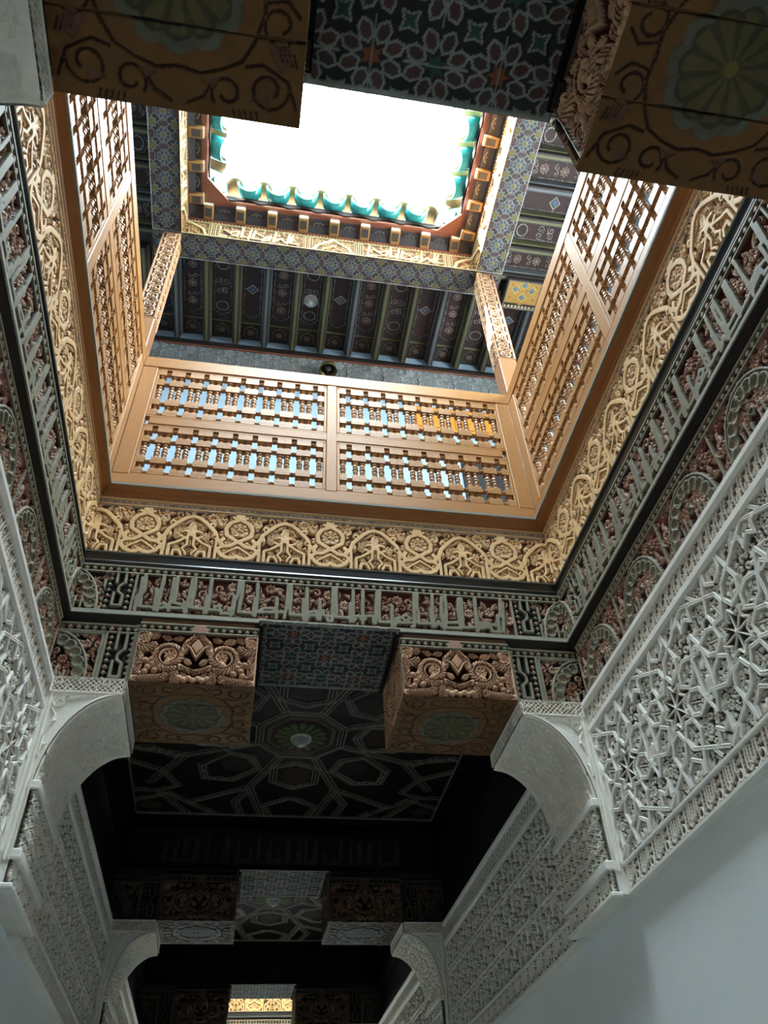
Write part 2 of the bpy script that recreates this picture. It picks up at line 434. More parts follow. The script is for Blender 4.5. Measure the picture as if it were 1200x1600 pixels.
KUFIC=[[(-1.010,2.751),(-1.006,2.641),(-1.020,2.619),(-1.016,2.535)],[(-0.996,2.766),(-0.989,2.664),(-1.001,2.636),(-0.998,2.562),(-0.931,2.558)],[(-0.926,2.681),(-0.920,2.543)],[(-0.900,2.766),(-0.903,2.678),(-0.905,2.623),(-0.903,2.539)],[(-0.904,2.581),(-0.862,2.584),(-0.863,2.563),(-0.900,2.555)],[(-0.846,2.760),(-0.845,2.639),(-0.847,2.544)],[(-0.828,2.767),(-0.828,2.690),(-0.827,2.598),(-0.780,2.586)],[(-0.842,2.562),(-0.769,2.566)],[(-0.774,2.602),(-0.765,2.540)],[(-0.749,2.763),(-0.752,2.658),(-0.756,2.620),(-0.757,2.540)],[(-0.734,2.765),(-0.732,2.698),(-0.734,2.643),(-0.737,2.574),(-0.671,2.569)],[(-0.660,2.655),(-0.663,2.543)],[(-0.648,2.790),(-0.649,2.706),(-0.647,2.581),(-0.655,2.543)],[(-0.645,2.565),(-0.579,2.565)],[(-0.615,2.589),(-0.582,2.597)],[(-0.614,2.584),(-0.591,2.596),(-0.577,2.545),(-0.536,2.548),(-0.539,2.585)],[(-0.518,2.667),(-0.522,2.575),(-0.538,2.569)],[(-0.499,2.775),(-0.501,2.674),(-0.513,2.635),(-0.517,2.544),(-0.527,2.538)],[(-0.480,2.777),(-0.478,2.676),(-0.485,2.638),(-0.487,2.562),(-0.424,2.562)],[(-0.406,2.661),(-0.411,2.547)],[(-0.399,2.762),(-0.395,2.656),(-0.400,2.543)],[(-0.385,2.571),(-0.303,2.577),(-0.304,2.604),(-0.359,2.597),(-0.379,2.577)],[(-0.291,2.676),(-0.288,2.541)],[(-0.278,2.579),(-0.248,2.582)],[(-0.231,2.777),(-0.234,2.659),(-0.240,2.593),(-0.246,2.545)],[(-0.217,2.772),(-0.215,2.661),(-0.218,2.638),(-0.215,2.568),(-0.153,2.568)],[(-0.148,2.677),(-0.144,2.548)],[(-0.129,2.757),(-0.125,2.544)],[(-0.129,2.757),(-0.127,2.538),(-0.140,2.537)],[(-0.115,2.561),(-0.115,2.593),(-0.077,2.601),(-0.067,2.548),(-0.054,2.549),(-0.058,2.674)],[(-0.123,2.570),(-0.072,2.575)],[(0.016,2.776),(0.014,2.669),(0.010,2.544),(-0.011,2.542),(-0.020,2.573)],[(-0.038,2.610),(-0.037,2.577),(0.006,2.575)],[(0.032,2.777),(0.032,2.659),(0.036,2.638),(0.032,2.572),(0.115,2.573)],[(0.111,2.671),(0.108,2.546)],[(0.128,2.763),(0.125,2.547)],[(0.136,2.564),(0.141,2.586),(0.163,2.588),(0.167,2.567)],[(0.183,2.779),(0.177,2.541)],[(0.189,2.569),(0.194,2.591),(0.233,2.594),(0.236,2.551)],[(0.262,2.763),(0.253,2.639),(0.245,2.546)],[(0.278,2.765),(0.268,2.640),(0.270,2.559),(0.338,2.559)],[(0.344,2.674),(0.338,2.559)],[(0.360,2.555),(0.362,2.588),(0.384,2.595)],[(0.342,2.630),(0.337,2.532)],[(0.350,2.533),(0.361,2.582),(0.379,2.578)],[(0.365,2.561),(0.458,2.568)],[(0.393,2.596),(0.417,2.619),(0.442,2.594),(0.414,2.576),(0.393,2.596)],[(0.474,2.765),(0.467,2.629),(0.461,2.541),(0.448,2.540)],[(0.491,2.766),(0.484,2.669),(0.490,2.636),(0.485,2.565),(0.562,2.571)],[(0.561,2.664),(0.564,2.549)],[(0.579,2.768),(0.571,2.648),(0.571,2.550)],[(0.583,2.556),(0.599,2.585),(0.614,2.553)],[(0.634,2.761),(0.625,2.670),(0.626,2.538)],[(0.654,2.775),(0.650,2.644),(0.636,2.549)],[(0.644,2.583),(0.712,2.588)],[(0.640,2.547),(0.708,2.550)],[(0.731,2.758),(0.722,2.672),(0.721,2.545)],[(0.746,2.759),(0.742,2.662),(0.736,2.557),(0.814,2.563)],[(0.826,2.766),(0.824,2.641),(0.821,2.547)],[(0.821,2.580),(0.872,2.584)],[(0.828,2.761),(0.815,2.536)],[(0.822,2.591),(0.879,2.601),(0.879,2.568),(0.823,2.558)],[(0.892,2.596),(0.898,2.542),(0.939,2.540),(0.940,2.578),(0.901,2.592)],[(0.978,2.768),(0.967,2.647)],[(0.947,2.656),(0.944,2.540)],[(0.991,2.746),(0.967,2.542)]]
FASC=[[(0.343,6.905),(0.321,6.705),(0.403,6.715)],[(0.380,6.845),(0.444,6.783)],[(0.446,6.817),(0.514,6.847),(0.498,6.741),(0.454,6.752)],[(0.546,6.937),(0.536,6.728)],[(0.537,6.751),(0.597,6.745)],[(0.623,6.912),(0.601,6.712)],[(0.656,6.898),(0.635,6.733),(0.730,6.735)],[(0.670,6.856),(0.734,6.804)],[(0.730,6.747),(0.803,6.823),(0.785,6.739),(0.728,6.712)],[(0.844,6.926),(0.828,6.717)],[(0.841,6.742),(0.892,6.812),(0.931,6.744)],[(0.970,6.925),(0.952,6.727)],[(1.002,6.911),(0.976,6.744),(1.043,6.739)]]


# --- tall angular inscription board (grey-green letters over foliage)
def make_kufic():
    rng = random.Random(3)
    R = Relief(-1.352, 1.352, 2.518, 2.84, 0.003, RG)
    R.foliage(-1.03, 1.03, 2.54, 2.768, 0.064, 0.018, [LF, LF, LF2], rng, 1.0, RG)
    for pl in KUFIC: R.moat(pl, 0.031, RG)
    for pl in KUFIC: R.stroke(pl, 0.0235, 0.026, GG)
    R.stroke([(-1.37, 2.522), (1.37, 2.522)], 0.014, 0.025, GG)
    for s in (-1, 1):
        R.poly([(s*1.045, 2.53), (s*1.37, 2.53), (s*1.37, 2.84), (s*1.045, 2.84)], 0.0, GB, over=True)
        knot_column(R, s*1.118, 2.532, 2.79, 0.023, s)
        rr = random.Random(8)
        R.foliage(*(sorted((s*1.2, s*1.37))), 2.55, 2.77, 0.05, 0.016, [LF2, LF3, LF], rr, 1.0, GB)
        multifoil(R, s*1.37, 2.53, 0.125, 0.215, 10, 0.024, GG)
        R.leaf((s*1.22, 2.70), PI/2-s*.9, .08, .016, .018, LF2, 5); R.leaf((s*1.215, 2.76), PI/2+s*1.8, .07, .014, .018, LF2, 5)
        for k in range(3): R.stroke([(s*(1.36-.035*k), 2.54), (s*(1.36-.035*k), 2.60+.03*((k+1) % 2))], 0.014, 0.02, GG)
        R.stroke([(s*1.37, 2.575), (s*1.28, 2.575)], .012, .02, GG)
    dotted_row(R, -1.37, 1.37, 2.802, 0.024)
    return R.slices('inscription_board', M_PAINT, [-1.04, -0.35, 0.35, 1.04])
# --- arcaded board below it
def arcade(R, cx, seed):
    rng = random.Random(seed)
    R.foliage(cx-.26, cx+.26, 2.13, 2.39, 0.062, 0.017, [LF, LF2, LF2, LF3], rng, 1.0, (74, 24, 22))
    multifoil(R, cx, 2.125, 0.155, 0.20, 11, 0.026, GG)
    for q in (-1, 1):
        R.leaf((cx+q*.205, 2.33), PI/2+q*.5, .09, .02, .018, (150, 92, 92), 5)
        R.leaf((cx+q*.17, 2.37), PI/2-q*1.35, .08, .018, .018, (150, 92, 92), 5)
        R.stroke([(cx+q*.26, 2.11), (cx+q*.26, 2.39)], .016, .02, GG)
        for k in range(3): R.stroke([(cx+q*(.03+.03*k), 2.12), (cx+q*(.03+.03*k), 2.19+.03*(k % 2))], .013, .02, GG)
        R.flower((cx+q*.06, 2.25), .03, 7, .019, LF2, LF3)
    R.stroke([(cx-.1, 2.145), (cx+.1, 2.145)], .012, .02, GG)
    R.poly(ngon((cx, 2.225), .024, 4, 0), 0.02, GG); R.disc((cx, 2.225), .011, .006, (58, 58, 30), over=True)
def make_arcade():
    R = Relief(-0.26, 0.26, 2.10, 2.45, 0.003, (74, 24, 22))
    arcade(R, 0, 5)
    R.stroke([(-.26, 2.106), (.26, 2.106)], 0.014, 0.024, GG)
    dotted_row(R, -.26, .26, 2.418, 0.024, pitch=.04)
    return R.mesh('arcade_panel', M_PAINT, origin=(0, 2.10, 0))
def make_flank():                       # corner piece beside a corbel, corner on the right (u = .375)
    R = Relief(0, .393, 2.10, 2.45, 0.003, GB)
    rng = random.Random(21)
    R.foliage(.17, .40, 2.13, 2.39, 0.052, 0.017, [LF2, LF3, LF], rng, 1.0, GB)
    multifoil(R, .40, 2.125, .15, .215, 11, .025, GG)
    R.leaf((.20, 2.31), PI/2+.5, .09, .02, .018, (150, 92, 92), 5); R.leaf((.26, 2.375), PI+.1, .08, .018, .018, (150, 92, 92), 5)
    R.stroke([(.172, 2.12), (.172, 2.385), (.40, 2.385)], .016, .022, GG)
    knot_column(R, .078, 2.11, 2.385, 0.023, 1)
    R.stroke([(.012, 2.10), (.012, 2.45)], .024, .024, GG)
    R.stroke([(0, 2.106), (.40, 2.106)], 0.014, 0.024, GG)
    for k in range(3): R.stroke([(.39-.04*k, 2.12), (.39-.04*k, 2.20-.02*k)], .014, .022, GG)
    dotted_row(R, 0, .40, 2.418, 0.024, pitch=.04)
    return R
def make_strip():
    R = Relief(-.2975, .2975, 2.392, 2.45, 0.004, GB)
    dotted_row(R, -.2975, .2975, 2.421, 0.022, pitch=.04)
    R.stroke([(-.2975, 2.397), (.2975, 2.397)], .012, .023, GG)
    R.poly([(-.045, 2.392), (.045, 2.392), (.03, 2.45), (-.03, 2.45)], .022, LF2)
    return R.mesh('dotted_strip', M_PAINT, origin=(0, 2.392, 0))
# --- honey-coloured board with shells and arches, 0.535 m repeat
def make_cream():
    R = Relief(-1.376, 1.376, 2.942, 3.372, 0.003, CRG); R.soft = 1.1; R.gain = 1.3
    P = .535; H = .022; W = .029
    for k in range(-3, 4):
        for dx in (0, P/2):
            rng = random.Random(40+int(dx > 0))
            cx = k*P+dx
            if abs(cx) > 1.55: continue
            R.foliage(cx-.135, cx+.135, 2.96, 3.30, 0.066, 0.020, [(208, 168, 122), (200, 158, 114), (214, 176, 128)], rng, 1.0, CRG)
    def sset(cc, ps):
        def S(pts, w=W, h=H, g=0.0):
            g = 0.0
            for q in (-1, 1):
                l = [(cc+q*x, y) for x, y in pts]
                if ps == 0: R.moat(l, w+.008, CRG)
                else: R.stroke(l, w, h, CR, g, (70, 34, 20))
        return S
    for ps in (0, 1):
     for k in range(-3, 4):
        c = k*P
        if abs(c) < 1.6:
            S = sset(c, ps)
            S([(0, 3.262), (.05, 3.235), (.076, 3.185), (.07, 3.135), (.03, 3.105), (0, 3.085), (.045, 3.05), (.085, 3.045), (.10, 3.075), (.085, 3.10)])
            S([(.085, 3.045), (.115, 3.02), (.085, 2.975), (.05, 2.958), (.02, 2.96), (0, 2.975)])
            S([(0, 3.045), (.035, 3.02), (.06, 3.0), (.085, 2.98)], .018)
            R.flower((c, 3.18), .054, 9, .019, (220, 188, 146), (206, 170, 128), a0=PI/2)
            R.flower((c, 3.0), .045, 6, .016, (194, 152, 116), None)
            R.leaf((c, 3.25), PI/2, .085, .03, .022, CR, 0.5)
            S([(.012, 3.262), (.04, 3.28)], .022, .02, 0)
            for q in (-1, 1):
                R.scroll((c+q*.10, 3.245), .038, PI/2+q*1.6, 1.1, .014, .017, (218, 186, 144), q)
                R.flower((c+q*.10, 3.245), .026, 7, .018, (218, 186, 144), None)
                R.disc((c+q*.155, 3.205), .022, .020, CR, 0.1); R.disc((c+q*.155, 3.2), .007, .004, CRG, over=True)
                R.disc((c+q*.135, 3.12), .022, .020, CR, 0.1); R.disc((c+q*.135, 3.112), .007, .004, CRG, over=True)
                R.disc((c+q*.11, 3.045), .018, .021, CR, 0.1); R.disc((c+q*.11, 3.045), .007, .012, CRG, over=True)
        a = c+P/2
        if abs(a) < 1.6:
            S = sset(a, ps)
            S([(0, 3.262), (.04, 3.248), (.075, 3.215), (.10, 3.185), (.13, 3.15), (.145, 3.10), (.165, 3.075)])
            R.leaf((a, 3.105), PI/2, .15, .026, .022, CR, 0.4)
            for q in (-1, 1):
                R.leaf((a+q*.03, 3.15), PI/2-q*.75, .10, .022, .017, (200, 164, 128), 6)
                R.flower((a+q*.075, 3.115), .032, 9, .018, (214, 180, 138), CR)
                R.leaf((a+q*.05, 3.0), PI/2-q*.9, .075, .018, .016, (218, 186, 144), 5)
            S([(.055, 3.135), (.03, 3.145), (0, 3.115), (-.03, 3.09), (-.06, 3.10)], .019)
            S([(.018, 3.12), (.018, 3.035), (.04, 3.005), (.018, 2.975), (.018, 2.965)], .018)
            S([(.02, 3.095), (.075, 3.05), (.115, 3.03), (.115, 2.955)], .02)
            S([(.145, 3.09), (.145, 2.95)], .02)
            S([(.04, 2.958), (.055, 2.99), (.085, 2.99), (.09, 2.955)], .02, H, 0)
            R.poly(ngon((a, 3.0), .018, 4), .02, CR)
            R.disc((a, 3.0), .007, .005, CRG, over=True)
    R.stroke([(-1.39, 2.945), (1.39, 2.945)], .012, .02, CR)
    dotted_row(R, -1.39, 1.39, 3.338, 0.021, pitch=.034, r=.012, ground=CRG, strap=CR, hgt=.023)
    for k in range(-3, 4): R.leaf((k*P, 3.25), PI/2, .095, .03, .024, CR, 0.4)
    return R.slices('carved_panel', M_CREAM, [-.8025, -.2675, .2675, .8025])
# --- corbel face and underside
def make_corbel_face():
    R = Relief(-.2975, .2975, 0, .30, 0.0026, (76, 26, 20))
    A, B = (202, 162, 130), (180, 138, 108)
    rng = random.Random(5)
    for q in (-1, 1):
        for x, y, an, L in ((.20, .16, 1.2, .06), (.215, .19, .3, .06), (.07, .27, -.2, .06), (.13, .255, .4, .06), (.19, .285, -.6, .06), (.03, .04, .5, .06), (.24, .1, 2.2, .05)):
            R.leaf((q*x, y), an if q > 0 else PI-an, L, .016, .016, B, 3)
    def frond(pl, w, q, h=.022, step=.0145):
        pts = [(q*x, y) for x, y in pl]
        R.moat(pts, w+.010, (76, 26, 20)); R.stroke(pts, w, h, A, rnd=.45); ribs(R, pts, w*1.02, step, .006, .75, (122, 76, 54))
    def curl(c, r, a0, tr, q, w):
        pts = []
        for i in range(41):
            t = i/40; a = a0+tr*2*PI*t; rr = r*(1-.45*t); pts.append((c[0]+rr*math.cos(a), c[1]+rr*math.sin(a)))
        frond(pts, w, q, .024); R.flower((q*c[0], c[1]), .027, 7, .024, A, B)
    for q in (-1, 1):
        frond([(.295, .215), (.278, .17), (.272, .12), (.28, .07), (.27, .03)], .046, q)
        frond([(.10, .075), (.115, .045), (.16, .028), (.22, .022), (.29, .014)], .044, q)
        frond([(.085, .01), (.09, .05), (.105, .085)], .046, q)
        frond([(0, .07), (.04, .082), (.08, .10)], .028, q)
        curl((.13, .155), .072, -1.9, 1.05, q, .044)
        curl((.262, .245), .056, -2.6, .75, q, .040)
        frond([(.004, .29), (.03, .262), (.055, .232), (.062, .19)], .036, q)
        for x, y in ((.19, .07), (.225, .085), (.205, .105), (.17, .09), (.235, .06), (.24, .125), (.21, .13)): R.disc((q*x, y), .017, .020, B, .5)
        R.leaf((q*.19, .27), PI+q*PI/2-q*1.2, .07, .018, .018, A, 4); R.leaf((q*.02, .115), PI/2-q*.9, .055, .016, .02, A, 4)
    R.poly([(0, .165), (.032, .212), (0, .26), (-.032, .212)], .025, B)
    for q in (-1, 1): R.stroke([(0, .145), (q*.035, .205), (q*.05, .212)], .011, .026, A)
    for i in range(-3, 4): R.disc((i*.022, .024+.010*(i % 2)), .015, .02, A, .5)
    R.stroke([(-.2975, .296), (.2975, .296)], .010, .024, GG)
    R.stroke([(-.294, 0), (-.294, .30)], .010, .022, GG); R.stroke([(.294, 0), (.294, .30)], .010, .022, A)
    return R.mesh('face_carving', M_PAINT)
def make_corbel_soffit():
    R = Relief(-.2975, .2975, -.2925, .2925, 0.0034, (106, 72, 36), 0.008)
    G = (58, 32, 20)
    V = (104, 66, 54)
    for qx in (-1, 1):
        for qy in (-1, 1):
            f = lambda pts: [(qx*x, qy*y) for x, y in pts]
            R.poly(f([(.21, .12), (.25, .10), (.27, .14), (.24, .17)]), .004, V, over=True)
            R.poly(f([(.05, .21), (.10, .20), (.085, .235)]), .004, V, over=True)
            R.poly(f([(.17, .24), (.21, .225), (.22, .26)]), .004, V, over=True)
            for c, r, a0, t in (((.215, .215), .05, 0, 1.1), ((.115, .235), .04, 2.5, 1.0), ((.235, .07), .045, 1.0, 1.0)):
                pts = []
                for i in range(25):
                    a = a0+t*2*PI*i/24; rr = r*(1-.6*i/24); pts.append((c[0]+rr*math.cos(a), c[1]+rr*math.sin(a)))
                R.cut(f(pts), .008, .007, G)
            R.cut(f([(0, .19), (.05, .20), (.10, .185), (.15, .16), (.18, .11), (.20, .05), (.195, 0)]), .008, .007, G)
            R.cut(f([(.16, .17), (.20, .16), (.26, .19), (.285, .25)]), .008, .007, G)
            R.cut(f([(.02, .27), (.06, .25), (.08, .215)]), .007, .007, G)
            R.cut(f([(.2, .03), (.25, .02), (.28, .05)]), .007, .007, G)
            for i in range(4): R.cut(f([(.235+.012*i, .115+.004*i), (.245+.012*i, .145+.004*i)]), .005, .005, G)
            for i in range(5): R.cut(f([(.13+.014*i, .268), (.135+.014*i, .285)]), .005, .005, G)
    n = 12
    sl = R._sl(-.2, .2, -.2, .2); U, V2 = R.U[sl], R.V[sl]; d = np.hypot(U, V2); th = np.arctan2(V2, U)
    q = np.abs(np.cos(n*th/2))
    for r, h, col in ((.165, .014, (88, 88, 74)), (.138, .010, (68, 60, 42))):
        k = d < r*(.9+.1*q); R.H[sl][k] = h*(.8+.2*q[k]); R.C[sl][k] = lin(col)
    k = (d < .125) & (q > .55); R.C[sl][k] = lin((86, 78, 48))
    R.disc((0, 0), .02, .013, (110, 96, 46), over=True)
    for y in (-.105, .10): R.cut([(-.2975, y), (.2975, y+.006)], .005, .012, (30, 18, 12))
    return R.mesh('soffit_carving', M_DARKP)
def star_cells(R, c, s, h, strap, w, cells, g=0.0):
    """eight-fold rosette: small star, eight petals"""
    for i in range(8):
        a = PI/4*i+PI/8
        R.poly(petal(c, a, s*.30, s*.45, s*.68, s*.86, s*.16), cells[0], cells[1 + i % (len(cells)-1)])
        R.stroke(petal(c, a, s*.30, s*.45, s*.68, s*.86, s*.16), w, h, strap, g, closed=True)
    R.stroke(starpoly(c, s*.30, s*.19, 8, PI/8), w*.8, h, strap, 0, closed=True)
def make_lintel_soffit():
    R = Relief(-.375, .375, -.305, .305, 0.004, (44, 42, 44), 0.0)
    S = (132, 136, 130); red, red2, grn = (84, 58, 58), (70, 56, 60), (48, 78, 72)
    dx, dy = .1875, .20333
    for i in range(-2, 3):
        for j in range(-2, 3):
            c = (i*dx, j*dy)
            R.poly(starpoly(c, .036, .018, 6, .3*(i+j)), .004, grn if (i+j) % 2 else (128, 70, 40))
            for k in range(8):
                a = PI/4*k+PI/8
                pt = petal(c, a, .036, .052, .08, .098, .019)
                R.poly(pt, .003, (red, red2)[k % 2]); R.stroke(pt, .008, .007, S, closed=True)
            m = (c[0]+dx/2, c[1]+dy/2)
            R.poly(starpoly(m, .034, .015, 4, PI/4), .003, grn); R.stroke(starpoly(m, .036, .017, 4, PI/4), .007, .007, S, closed=True)
            R.stroke([(c[0]-dx/2, c[1]), (c[0]+dx/2, c[1])], .006, .006, S) if (i+j) % 2 else R.stroke([(c[0], c[1]-dy/2), (c[0], c[1]+dy/2)], .006, .006, S)
    R.stroke([(-.362, -.295), (.362, -.295), (.362, .295), (-.362, .295)], .016, .010, S, closed=True)
    return R.mesh('star_soffit', M_DARKP)
# --- stucco
def clip_line(pts, closed, hx, hy):
    """the pieces of a line inside a rectangle"""
    P = list(pts)+([pts[0]] if closed else []); out = []; cur = []
    for (ax, ay), (bx, by) in zip(P[:-1], P[1:]):
        t0, t1 = 0.0, 1.0; dx, dy = bx-ax, by-ay; ok = True
        for p, q in ((-dx, ax+hx), (dx, hx-ax), (-dy, ay+hy), (dy, hy-ay)):
            if abs(p) < 1e-12:
                if q < 0: ok = False
            elif p < 0: t0 = max(t0, q/p)
            else: t1 = min(t1, q/p)
        if not ok or t0 >= t1-1e-9:
            if len(cur) > 1: out.append((cur, False))
            cur = []; continue
        A, B = (ax+dx*t0, ay+dy*t0), (ax+dx*t1, ay+dy*t1)
        if cur and t0 < 1e-9: cur.append(B)
        else:
            if len(cur) > 1: out.append((cur, False))
            cur = [A, B]
        if t1 < 1-1e-9:
            out.append((cur, False)); cur = []
    if len(cur) > 1:
        if closed and len(cur) == len(P): out.append((cur[:-1], True))
        else: out.append((cur, False))
    return out
def strap_mesh(name, lines, w, h, m):
    """crisp moulded straps with a sunk middle line, mitred at the bends"""
    prof = [(-.5, 0), (-.5, .86), (-.34, 1), (-.14, 1), (0, .72), (.14, 1), (.34, 1), (.5, .86), (.5, 0)]
    v, f = [], []; k = len(prof)
    for pts, cl in lines:
        n = len(pts); o = len(v)
        for i, p in enumerate(pts):
            a = pts[(i-1) % n] if (cl or i) else None; b = pts[(i+1) % n] if (cl or i < n-1) else None
            def un(s, e): L = math.hypot(e[0]-s[0], e[1]-s[1]) or 1; return ((e[0]-s[0])/L, (e[1]-s[1])/L)
            d1 = un(a, p) if a else un(p, b); d2 = un(p, b) if b else d1
            n1, n2 = (-d1[1], d1[0]), (-d2[1], d2[0])
            mx, my = n1[0]+n2[0], n1[1]+n2[1]; q = mx*mx+my*my
            s = 2/max(q, .6); mx, my = mx*s, my*s
            for t, z in prof: v.append((p[0]+mx*t*w, p[1]+my*t*w, z*h))
        for i in range(n if cl else n-1):
            j = (i+1) % n
            for t in range(k-1): f.append((o+i*k+t, o+j*k+t, o+j*k+t+1, o+i*k+t+1))
    return pymesh(name, v, f, m)
def make_star_tile():
    P, Q = .52, .62; GRD = (76, 67, 60)
    R = Relief(-P/2, P/2, -Q/2, Q/2, 0.003, GRD); R.soft = 1.6; R.gain = 1.1
    h = .044; w = .016
    rng = random.Random(9)
    s = .238; c = (0, 0)
    R.foliage(-P/2, P/2, -Q/2, Q/2, .044, .013, [ST], rng, 1.0, GRD)
    for x, y in ((P/2, 0), (-P/2, 0)):
        for q in (-1, 1):
            R.leaf((x, y+q*.012), q*PI/2-.25, .085, .018, .016, ST, .5, bend=.3); R.leaf((x, y+q*.012), q*PI/2+.25, .085, .018, .016, ST, .5, bend=-.3)
    for x in (-P/2, P/2):
        for y in (-Q/2, Q/2):
            R.flower((x, y), .05, 8, .016, ST, ST)
            for k in range(8): R.leaf((x+.05*math.cos(PI/4*k+PI/8), y+.05*math.sin(PI/4*k+PI/8)), PI/4*k+PI/8, .06, .014, .015, ST, .5)
        for y in (-.16, .16):
            R.disc((x, y), .018, .017, ST, .5); R.leaf((x+.01, y), .3, .05, .013, .015, ST, .5); R.leaf((x-.01, y), PI-.3, .05, .013, .015, ST, .5)
    for y in (-Q/2, Q/2):
        q = -1 if y > 0 else 1
        R.disc((0, y+q*.025), .018, .017, ST, .5)
        for e in (-1, 1): R.leaf((e*.012, y+q*.012), PI/2*q-e*1.1*q, .09, .018, .016, ST, .6); R.leaf((e*.09, y+q*.01), PI/2*q+e*.2*q, .06, .014, .015, ST, .5)
    lines = []; R.out = (.005, GRD, 0.0)
    for i in range(8):
        a = PI/4*i+PI/8; ca, sa = math.cos(a), math.sin(a)
        pt = petal(c, a, s*.42, s*.56, s*.80, s*1.02, s*.20)
        for r0, off, b_, L in ((.55, .6, .5, .045), (.55, -.6, -.5, .045), (.72, .5, .6, .04), (.72, -.5, -.6, .04)):
            R.leaf((s*r0*ca, s*r0*sa), a+off, L, .011, .015, ST, .6, bend=b_)
        R.stroke([(s*.50*ca, s*.50*sa), (s*.92*ca, s*.92*sa)], .008, .016, ST)
        R.disc((s*.84*ca, s*.84*sa), .010, .015, ST, .4)
        lines.append((pt, True))
        p0 = (s*1.02*ca, s*1.02*sa)
        for q in (-1, 1):
            b_ = a+q*.74; lines.append(([p0, (p0[0]+.4*math.cos(b_), p0[1]+.4*math.sin(b_))], False))
    R.out = None
    for x in (-P/2, P/2):
        lines.append((petal((x, 0), PI/2, -.115, -.075, .075, .115, .040), True))
        for y in (-Q/2, Q/2): lines.append((starpoly((x, y), .105, .066, 8, PI/8), True))
    for y in (-Q/2, Q/2): lines.append((petal((0, y), PI/2, -.085, -.05, .05, .085, .055), True))
    for pt, cl in lines: R.moat(pt, w+.008, GRD, cl)
    global STAR_LINES
    STAR_LINES = [q for pt, cl in lines for q in clip_line(pt, cl, P/2, Q/2)]
    R.moat(ngon(c, s*.2, 16), s*.30, GRD, True)
    R.stroke(starpoly(c, s*.40, s*.27, 8, 0), .010, .019, ST, closed=True)
    for i in range(8):
        a = PI/4*i; R.stroke([c, (s*.38*math.cos(a), s*.38*math.sin(a))], .0065, .017, ST)
    R.disc(c, .012, .019, ST, .3)
    return R.mesh('interlace_panel', M_STUC)
def make_cursive():
    R = Relief(-.0755, .0755, 0, .104, 0.0026, (126, 108, 96))
    h = .014
    for x0, y0, x1, y1 in ((-.068, .03, -.056, .098), (-.048, .045, -.038, .098), (-.03, .04, -.02, .09), (-.008, .045, .004, .1), (.012, .05, .02, .098), (.055, .012, .068, .1)):
        R.stroke([(x0, y0), (x1, y1)], .0105, h, ST)
    R.stroke([(-.068, .03), (-.06, .018), (-.044, .02), (-.048, .045), (-.03, .03), (-.02, .042), (-.008, .042)], .008, h, ST)
    R.stroke(arcpts((.03, .03), .017, .019, -2.6, 3.4, 14), .008, h, ST)
    R.stroke([(.03, .012), (.01, .016), (-.012, .004)], .008, h, ST)
    R.stroke([(.045, .04), (.055, .012), (.07, .008)], .008, h, ST)
    R.disc((-.03, .008), .006, h, ST); R.disc((.045, .075), .006, h, ST)
    R.leaf((.02, .07), .6, .035, .008, .011, ST, 2); R.leaf((-.015, .02), 2.4, .03, .007, .01, ST, 2)
    return R.mesh('inscription_unit', M_STUC)
def make_topband():
    R = Relief(-.13, .13, 0, .095, 0.003, (128, 110, 98))
    h = .013
    for x in (-.13, -.065, 0, .065, .13):
        R.stroke([(x-.02, .005), (x-.01, .05), (x+.008, .09)], .010, h, ST)
        R.stroke([(x+.008, .015), (x+.012, .06), (x+.03, .09)], .009, h, ST)
        R.leaf((x+.018, .02), 1.0, .06, .010, .012, ST, 1.5); R.leaf((x-.03, .07), -.7, .045, .009, .012, ST, 1.5)
        R.scroll((x+.034, .024), .014, 0, 1.0, .006, .012, ST)
    R.stroke([(-.13, .006), (.13, .006)], .010, h, ST)
    return R.mesh('arabesque_unit', M_STUC)
def make_dense():
    R = Relief(-.2345, .2345, 0, .62, 0.0046, (132, 120, 106))
    px, py = .0938, .155; R.out = (.005, (116, 104, 92), 0.0)
    for i in range(-1, 7):
        for j in range(-1, 5):
            x = -.2345+i*px; y = j*py+(py/2 if i % 2 else 0)
            for q in (-1, 1):
                R.stroke([(x, y), (x+q*.045, y+.045), (x+q*.04, y+.10), (x, y+py)], .014, .030, ST)
            R.leaf((x, y+.02), PI/2, .115, .022, .028, ST, 2.5)
            for q in (-1, 1): R.leaf((x+q*.014, y+.075), PI/2-q*.5, .06, .013, .026, ST, 2); R.leaf((x+q*.02, y+.03), PI/2-q*.9, .045, .010, .022, ST, 1)
    R.out = None
    for y in (.15, .42):
        R.stroke([(-.235, y), (-.1, y), (-.08, y+.03), (.08, y+.03), (.1, y), (.235, y)], .015, .032, ST)
        R.stroke([(-.235, y+.03), (-.1, y+.03), (-.08, y), (.08, y), (.1, y+.03), (.235, y+.03)], .015, .032, ST)
    return R.mesh('arabesque_panel', M_STUC)
BR_A, BR_B, BR_Z = .288, .459, 1.556      # bracket curve: half axes and springing height
def br_curve(t):                          # t 0 (springing) .. 1 (tip): p from wall, z
    a = PI-t*PI/2
    return .325+BR_A*math.cos(a), BR_Z+BR_B*math.sin(a)
def make_lattice(wd, ht, pitch=.024):
    R = Relief(0, wd, 0, ht, 0.0022, (166, 138, 114))
    n = int(wd/pitch)+8
    for i in range(-8, n):
        x = i*pitch
        R.stroke([(x, 0), (x+ht, ht)], .0055, .009, ST); R.stroke([(x+ht, 0), (x, ht)], .0055, .009, ST)
    for i in range(6):
        x = (i+.5)*wd/6
        R.ring((x, ht*(.28 if i % 2 else .72)), .016, .006, .011, ST, n=12)
    R.stroke([(0, 0), (wd, 0), (wd, ht), (0, ht)], .010, .012, ST, closed=True)
    return R.mesh('lattice_band', M_STUC)
